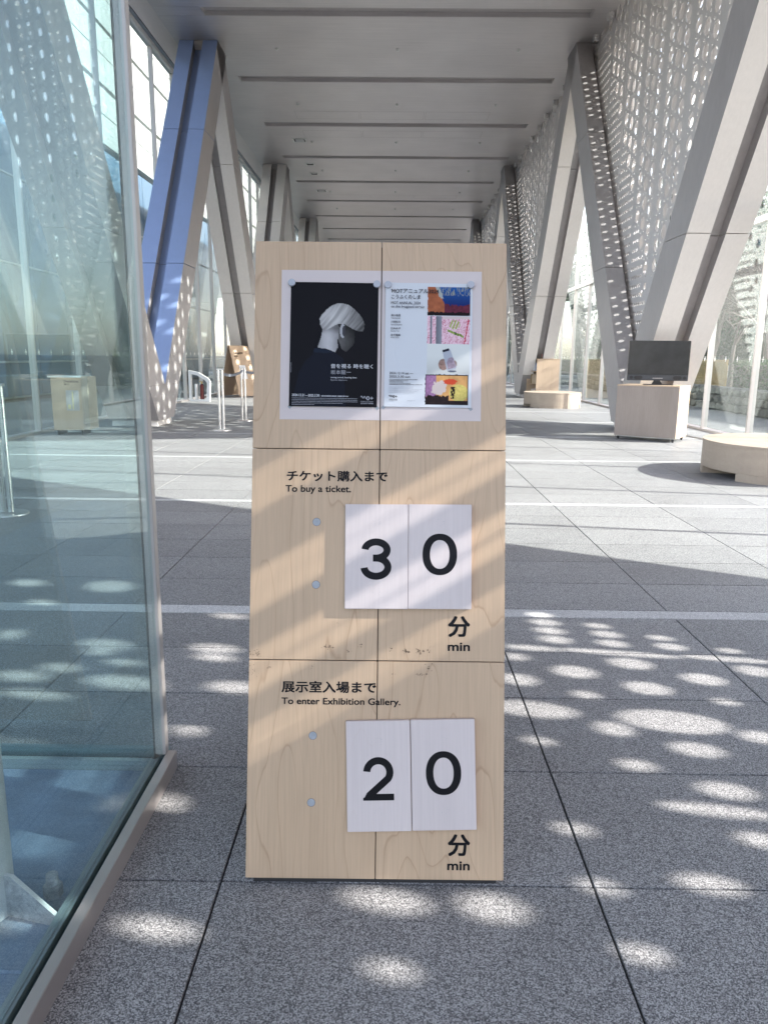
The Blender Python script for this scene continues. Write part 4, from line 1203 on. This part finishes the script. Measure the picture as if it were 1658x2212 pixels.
def belt(p, q, label):
    mb = MB(); n = 10; pts = []
    for i in range(n + 1):
        t = i / n; z = 1.13 - .07 * 4 * t * (1 - t)
        pts.append((p[0] + (q[0] - p[0]) * t, p[1] + (q[1] - p[1]) * t, z))
    for a, b in zip(pts[:-1], pts[1:]):
        mb.add([(a[0] - .002, a[1], a[2] - .028), (b[0] - .002, b[1], b[2] - .028), (b[0] - .002, b[1], b[2] + .028), (a[0] - .002, a[1], a[2] + .028),
                (a[0] + .002, a[1], a[2] - .028), (b[0] + .002, b[1], b[2] - .028), (b[0] + .002, b[1], b[2] + .028), (a[0] + .002, a[1], a[2] + .028)],
               [(0, 1, 2, 3), (7, 6, 5, 4), (0, 4, 5, 1), (3, 2, 6, 7)])
    tag(build('barrier_belt', mb, 'belt'), label, 'belt', 'grey belts between the barrier posts')
belt((-3.40, 14.96), (-3.40, 17.17), 'grey belt slung between the nearest and middle chrome posts')
belt((-3.40, 17.23), (-3.37, 19.57), 'grey belt slung between the middle and farthest chrome posts')
ab = thing('leaning_board', 'plywood A board reading Admission, left of the sign behind the belt posts', 'sign', (-5.17, 27.2, 0), radians(60))
a_ = radians(14)
for s in (0, 1):
    mb = MB()
    y0_, dirn = (0, 1) if s == 0 else (.93, -1)
    hh = 1.80; dy = .44 * dirn
    vs = []
    for x in (-.50, .50):
        vs += [(x, y0_, .02), (x, y0_ + .02, .02), (x, y0_ + dy + .02, hh), (x, y0_ + dy, hh)]
    mb.add(vs, [(0, 1, 2, 3), (7, 6, 5, 4), (0, 4, 5, 1), (1, 5, 6, 2), (2, 6, 7, 3), (3, 7, 4, 0)])
    build('board_panel', mb, 'birch_up', ab)
def on_ab(x, z): return (x, .44 * z / 1.8 - .004, z)
def ab_text(body, bb, mat, bold):
    me = fit(text_mesh(body, bold, 2), bb); me.materials.clear(); me.materials.append(MATS[mat])
    o = link('lettering', me, ab, (0, -.006, .02)); o.rotation_euler = (pi / 2 - atan2(.44, 1.78), 0, 0); return o
ab_text('Admission', (-.36, 1.52, .12, 1.62), 'ink', .012)
ab_text('観覧料', (-.36, 1.42, -.14, 1.48), 'ink', .012)
mb = MB(); mb.box(-.22, .12, .62, 1.12, 0, .003)
o = build('notice_sheet', mb, 'book_white', ab); o.location = (0, -.006, .02); o.rotation_euler = (pi / 2 - atan2(.44, 1.78), 0, 0)

ex = thing('extinguisher_stand', 'pale rounded frame holding a fire extinguisher at the foot of the left wall', 'extinguisher stand', (-6.12, 24.2, 0), radians(-8))
mb = MB()
outer = [(-.42, 0), (.26, 0), (.30, .62), (.22, .74), (-.10, .92), (-.42, .98)]
inner_ = [(-.34, .06), (.16, .06), (.20, .58), (.14, .66), (-.12, .82), (-.34, .86)]
for i in range(6):
    j = (i + 1) % 6
    mb.prism([outer[i], outer[j], inner_[j], inner_[i]], 'y', -.05, .05)
build('frame', mb, 'white_paint', ex)
mb = MB(); mb.tube((.0, 0, .07), (.0, 0, .50), .065, n=16); mb.tube((.0, 0, .50), (.0, 0, .56), .065, .02, 16); build('cylinder', mb, 'red', ex)
mb = MB(); mb.tube((-.18, 0, .07), (-.18, 0, .55), .055, n=16); build('canister', mb, 'white_paint', ex)
mb = MB(); mb.tube((-.0, 0, .56), (-.0, 0, .62), .02, n=8); mb.tube((-.08, 0, .63), (.05, 0, .61), .012, n=6); build('valve', mb, 'brass', ex)

# donations counter seen through the glass
dn = thing('donation_box', 'pale counter reading Donations seen through the left foreground glass', 'donation box', (-6.02, 14.0, 0), radians(4))
mb = MB(); mb.box(-.24, .30, -.25, .25, .09, 1.05); build('cabinet_body', mb, 'birch_up', dn, .002)
mb = MB(); mb.box(-.28, .31, -.28, .28, 1.051, 1.075); build('counter_top', mb, 'white_paint', dn, .002)
mb = MB(); mb.box(.301, .42, -.26, .24, .10, 1.07); build('donation_slot_column', mb, 'birch_bench', dn, .002)
mb = MB(); mb.box(.02, .25, -.256, -.251, .45, .82); build('dark_window', mb, 'leg_steel', dn)
mb = MB(); mb.box(.13, .15, -.26, -.2565, .47, .80); mb.box(.05, .10, -.26, -.2565, .48, .56); build('window_insert', mb, 'apartment_cream', dn)
for sx in (-.20, .24):
    mb = MB(); mb.box(sx, sx + .04, -.2, .2, 0, .085); build('leg', mb, 'soft_black', dn)
me = fit(text_mesh('Donations', .012, 2), (.0, .96, .26, 1.005)); me.materials.clear(); me.materials.append(MATS['ink']); o = link('lettering', me, dn, (0, -.2525, 0)); o.rotation_euler = (pi / 2, 0, 0)
me = fit(text_mesh('寄付', .012, 2), (.0, .91, .09, .945)); me.materials.clear(); me.materials.append(MATS['ink']); o = link('lettering', me, dn, (0, -.2525, 0)); o.rotation_euler = (pi / 2, 0, 0)
# thin dark pole stand beside it
ps = thing('pole_stand', 'thin black stand beside the Donations counter, behind the glass', 'stand', (-5.62, 16.2, 0))
mb = MB(); mb.tube((0, 0, 0), (0, 0, .98), .018, n=10); build('pole', mb, 'soft_black', ps)
mb = MB(); mb.tube((0, 0, 0), (0, 0, .02), .12, n=20); build('base_disc', mb, 'soft_black', ps)
mb = MB(); mb.box(-.04, .04, -.03, .03, .94, 1.04); build('head', mb, 'soft_black', ps)
# white cable on the floor by the glass
mb = MB(); pts = [(5.55 + .09 * i + .10 * sin(i * .9), 15.6 - .33 * i + .2 * sin(i * 1.7), .012) for i in range(11)]
for a, b in zip(pts[:-1], pts[1:]): mb.tube(a, b, .012, n=6)
tag(build('floor_cable', mb, 'white_paint'), 'white cable loosely curled on the floor behind the cabinet', 'cable')

# ------------------------------------------------------------------ outside, right: wall of stones, hedge, fence, trees
sw = thing('stone_wall', 'low rough stone retaining wall under the hedge, outside the right glass wall', 'stone wall', (9.7, 12, 0))
mb = MB(); mb.box(.12, .5, 0, 60, 0, .68); build('mortar_bed', mb, 'mortar', sw)
r = random.Random(9)
far = MB(); cnt = 0
z = 0.0; 
for row, (za, zb) in enumerate(((0, .23), (.235, .45), (.455, .68))):
    y = -r.uniform(0, .3)
    while y < 60:
        w = r.uniform(.26, .52); px = r.uniform(0, .06); q = r.randint(6, 8)
        cy_, cz = w / 2, (za + zb) / 2
        poly = []
        for i in range(q):
            a = 2 * pi * i / q + r.uniform(-.2, .2)
            k = 1 / max(abs(cos(a)) , abs(sin(a)), .75)
            poly.append((cy_ + (w / 2 - .008) * cos(a) * min(k, 1.25) * r.uniform(.9, 1.0), cz + (zb - za) / 2 * sin(a) * min(k, 1.3) * r.uniform(.9, 1.0)))
        poly = [(max(.005, min(w - .005, a)), max(za, min(zb, b))) for a, b in poly]
        fr_ = [(cy_ + (a - cy_) * .8, cz + (b - cz) * .8) for a, b in poly]
        n = len(poly)
        vs = [(.14, y + a, b) for a, b in poly] + [(.03 + px * .5, y + a, b) for a, b in poly] + [(px * .4, y + a, b) for a, b in fr_]
        fs = [(i, (i + 1) % n, n + (i + 1) % n, n + i) for i in range(n)] + [(n + i, n + (i + 1) % n, 2 * n + (i + 1) % n, 2 * n + i) for i in range(n)] + [tuple(range(2 * n, 3 * n))]
        if y < 36 and cnt < 295:
            m2 = MB(); m2.add([(a, b - y, c) for a, b, c in vs], fs); build('stone', m2, 'stone', sw, loc=(0, y, 0)); cnt += 1
        else: far.add(vs, fs)
        y += w
o = build('distant_stones', far, 'stone', sw); o['kind'] = 'stuff'

def leaf_cloud(mb, n, fpos, size, r):
    for k in range(n):
        c = fpos(r); a = Vector((r.gauss(0, 1), r.gauss(0, 1), r.gauss(0, 1))).normalized(); b = a.orthogonal().normalized(); c2 = a.cross(b)
        s = size * r.uniform(.6, 1.4); b = b * s; c2 = c2 * s * .6
        mb.add([c - b, c - c2, c + b, c + c2], [(0, 1, 2, 3)])
def hedge(y0, y1, label, sd):
    r = random.Random(sd); t = thing('hedge', label, 'hedge', (10.3, y0, .6), 0, 'clipped hedges on the stone wall')
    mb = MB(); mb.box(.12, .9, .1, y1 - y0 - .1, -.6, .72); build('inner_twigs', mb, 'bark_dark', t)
    mb = MB(); L = y1 - y0
    def fp(r):
        f = r.random(); y = r.uniform(0, L)
        if f < .62: return Vector((r.gauss(.07, .035) + .03 * sin(y * 3), y, r.uniform(-.02, .86)))
        return Vector((r.uniform(.05, .95), y, r.gauss(.82, .035) + .03 * sin(y * 2.1)))
    leaf_cloud(mb, int(L * 750), fp, .035, r)
    o = build('foliage', mb, 'leaf_hedge', t)
hedge(12.0, 23.4, 'clipped green hedge on the stone wall nearest the right picture edge', 1)
hedge(30.5, 56, 'clipped green hedge on the stone wall seen past the farther round bench', 2)
fe = thing('timber_fence', 'yellow brown board fence between two hedges on the stone wall', 'fence', (10.35, 23.6, .62))
pm = box(-.012, .012, 0, .135, .0, .86).mesh('fence_board', mats=('timber',))
for k in range(44): link('fence_board', pm, fe, (RND.uniform(-.004, .004), .152 * k, RND.uniform(-.01, .01)))
for z in (.12, .70):
    mb = MB(); mb.box(-.045, -.014, 0, 6.7, z, z + .09); build('rail', mb, 'timber', fe)

def bare_tree(sd, h, spread, mat, name='bare_tree', depth=6, leafmat=None, nleaf=0, trunk=.13):
    r = random.Random(sd); tr = MB(); cr = MB(); tips = []
    def grow(p, d, ln, rad, lv):
        nseg = 3 if lv < 3 else 2
        for i in range(nseg):
            d = (d + Vector((r.gauss(0, .10), r.gauss(0, .10), r.gauss(0, .06) + (.05 if lv else 0)))).normalized()
            q = p + d * ln / nseg; r1 = rad * .86
            (tr if lv == 0 else cr).tube(p, q, rad, r1, 7 if lv < 2 else (4 if lv < 4 else 3), False)
            p, rad = q, r1
            if lv > 0 and i < nseg - 1 and r.random() < .7 and lv < depth:
                s = d.orthogonal(); s.rotate(Matrix.Rotation(r.uniform(0, 6.28), 3, d)); grow(p, (d * .75 + s.normalized() * .7).normalized(), ln * .62, rad * .55, lv + 1)
        if lv >= depth: tips.append(p); return
        for k in range(r.choice((2, 3)) if lv else 4):
            s = d.orthogonal(); s.rotate(Matrix.Rotation(r.uniform(0, 6.28), 3, d))
            grow(p, (d + s.normalized() * spread * r.uniform(.6, 1.2) + Vector((0, 0, .12))).normalized(), ln * r.uniform(.62, .8), rad * .68, lv + 1)
    grow(Vector((0, 0, 0)), Vector((0, 0, 1)), h * .24, trunk, 0)
    return tr, cr, tips
def tree(x, y, z, rz, proto, label, s=1.0):
    t = thing(proto[0], label, 'tree', (x, y, z), rz, proto[3]); t.scale = (s, s, s)
    for n_, me in (('trunk', proto[1]), ('crown', proto[2])): link(n_, me, t)
    if len(proto) > 4: link('foliage', proto[4], t)
    return t
protos = []
for sd in (11, 23, 37):
    a, b, tips = bare_tree(sd, 9.0, .72, 'bark')
    r = random.Random(sd + 1); lf = MB()
    rr = random.Random(sd)
    sel = [tips[rr.randrange(len(tips))] for _ in range(2600)]
    it = iter(sel)
    leaf_cloud(lf, 2600, lambda r: sel[r.randrange(len(sel))] + Vector((r.gauss(0, .16), r.gauss(0, .16), r.gauss(0, .16))), .035, r)
    protos.append(('bare_tree', a.mesh('trunk', mats=('bark',)), b.mesh('crown', mats=('bark',)), 'bare trees outside the right glass wall', lf.mesh('foliage', mats=('leaf_plum',))))
spots = [(12.2, 24.6, 0, 'nearest'), (13.6, 27.5, 1, 'second'), (12.6, 30.6, 2, 'third'), (14.8, 33.5, 0, 'fourth'), (13.0, 37.0, 1, 'fifth'), (16.5, 29.5, 2, 'sixth'), (18.5, 36.0, 1, 'seventh'), (13.5, 43.0, 0, 'eighth'), (17.0, 44.0, 2, 'ninth'), (20.5, 40.5, 0, 'tenth')]
for i, (x, y, k, w_) in enumerate(spots):
    tree(x, y, 0, i * 1.3, protos[k], 'bare twiggy tree outside the right glass wall, %s from the camera' % w_, RND.uniform(.85, 1.15))
# evergreens farther back
def evergreen(sd, h, rad):
    r = random.Random(sd); a = MB(); a.tube((0, 0, 0), (0, 0, h * .85), .22, .05, 8, False)
    lumps = []
    for k in range(70):
        t_ = r.uniform(.12, 1); rr = rad * (1 - t_ * .72) * r.uniform(.3, 1); an = r.uniform(0, 6.28)
        lumps.append((Vector((rr * cos(an), rr * sin(an), h * t_)), rad * r.uniform(.16, .32)))
        a.tube((0, 0, h * t_ * .9), lumps[-1][0], .04, .015, 4, False)
    lf = MB()
    def fp(r):
        c, s = lumps[r.randrange(len(lumps))]; d = Vector((r.gauss(0, 1), r.gauss(0, 1), r.gauss(0, .7))).normalized()
        return c + d * s * r.uniform(.6, 1.1)
    leaf_cloud(lf, 15000, fp, .13, r)
    return a.mesh('trunk', mats=('bark_dark',)), lf.mesh('crown', mats=('leaf_dark',))
ev = [('evergreen_tree', *evergreen(s_, 9, 2.6), 'dark evergreens beyond the bare trees') for s_ in (5, 6)]
for i, (x, y) in enumerate([(22, 42), (19, 52), (25, 50), (15.5, 58), (21, 62), (28, 60), (14.5, 70), (20, 74), (26, 72), (33, 66), (30, 46), (13.5, 84), (19, 88), (27, 86), (23, 36), (26, 43), (31, 55), (24, 56), (36, 60), (17, 66)]):
    tree(x, y, 0, i * .9, ev[i % 2], 'dark evergreen tree beyond the bare trees, %s from the camera' % ['nearest', 'second', 'third', 'fourth', 'fifth', 'sixth', 'seventh', 'eighth', 'ninth', 'tenth', 'eleventh', 'twelfth', 'thirteenth', 'fourteenth', 'fifteenth', 'sixteenth', 'seventeenth', 'eighteenth', 'nineteenth', 'farthest'][i], RND.uniform(1.1, 1.5))

# ------------------------------------------------------------------ outside, left: clad building, apartment block
fc = thing('museum_wing', 'pale clad museum wing above dark blue glass, outside the left glass wall', 'building', (-12, 23.5, 0))
mb = MB(); mb.box(-14, -.25, 3.5, 70, 9.9, 34); build('wall', mb, 'facade_grey', fc)
mb = MB(); mb.box(-14, -.40, 0, 70, 0, 9.75); build('base_wall', mb, 'facade_grey', fc)
pmesh = {}
for row in range(17):
    z0 = 9.95 + row * 1.16 + (.0 if row % 2 else 0); hh = 1.16 - (.045 if row % 2 == 0 else .17)
    for c in range(17 if row < 14 else 0):
        k = (round(hh, 3))
        if k not in pmesh:
            b_ = MB(); b_.box(-.24, 0, .022, 2.578, 0, hh); pmesh[k] = b_.mesh('cladding_panel', mats=('facade_white',))
        link('cladding_panel', pmesh[k], fc, (RND.uniform(-.004, .004), 3.5 + c * 2.6, z0))
mb = MB()
pmb = {}
for c in range(27):
    for (z0, z1) in ((.10, 1.15), (1.22, 4.2), (4.27, 6.9), (6.97, 9.70)):
        k = (z0, z1)
        if k not in pmb: pmb[k] = box(-.38, -.06, .02, 2.38, z0, z1).mesh('glass_panel', mats=('facade_blue',))
        link('glass_panel', pmb[k], fc, (0, c * 2.4, 0))
for z in (1.155, 4.205, 6.905):
    mb = MB(); mb.box(-.38, -.02, 0, 64.8, z, z + .06); build('glazing_bar', mb, 'leg_steel', fc)
ap = thing('apartment_block', 'olive apartment block with white balconies at the far left through the glass', 'building', (-46, 60, 0))
mb = MB(); mb.box(-12, 0, 0, 37.5, 0, 46); build('wall', mb, 'apartment_wall', ap)
fm = MB(); 
for a in ((0, .1, 0, .14, 0, 1.5), (0, .1, 1.66, 1.8, 0, 1.5), (0, .1, .14, 1.66, 0, .14), (0, .1, .14, 1.66, 1.36, 1.5), (0, .07, .87, .93, .14, 1.36)): fm.box(*a)
fme = fm.mesh('window', mats=('apartment_white',)); pme = box(.005, .03, .14, 1.66, .14, 1.36).mesh('pane', mats=('window_dark',))
bme = MB(); bme.box(0, 1.1, 0, 3.6, 0, .12); bme.box(1.02, 1.1, 0, 3.6, .12, 1.15); bme.box(0, 1.02, 0, .08, .12, 1.15); bme.box(0, 1.02, 3.52, 3.6, .12, 1.15); bme = bme.mesh('balcony', mats=('apartment_white',))
for fl in range(15):
    z = 1.2 + fl * 2.85
    for yy in (34.6, 29.6, 22.6, 15.6):
        o = link('window', fme, ap, (.002, yy, z + .5)); link('pane', pme, o)
    for yy in (24.8, 17.6, 10.6, 3.6):
        link('balcony', bme, ap, (.002, yy, z - .3))
        o = link('window', fme, ap, (.002, yy + .9, z + .9)); link('pane', pme, o)
for k, z in enumerate((40.3, 43.2)):
    mb = MB(); mb.box(.01, 1.2, 0, 37.5, z, z + .5); build('cornice', mb, 'apartment_cream', ap)
mb = MB(); mb.box(.01, .5, 36.9, 37.4, 0, 46); build('corner_pipe', mb, 'apartment_white', ap)
tb = thing('white_house', 'small white building far off between the left columns', 'building', (-36, 105, 0))
mb = MB(); mb.box(-10, 0, 0, 14, 0, 22); mb.box(-8, -1, 3, 9, 22, 25); build('wall', mb, 'apartment_white', tb)
for fl in range(7):
    for c in range(4):
        mb = MB(); mb.box(0, .05, 1.2 + c * 3.3, 2.6 + c * 3.3, 1.2 + fl * 3, 2.7 + fl * 3); build('window', mb, 'window_dark', tb)
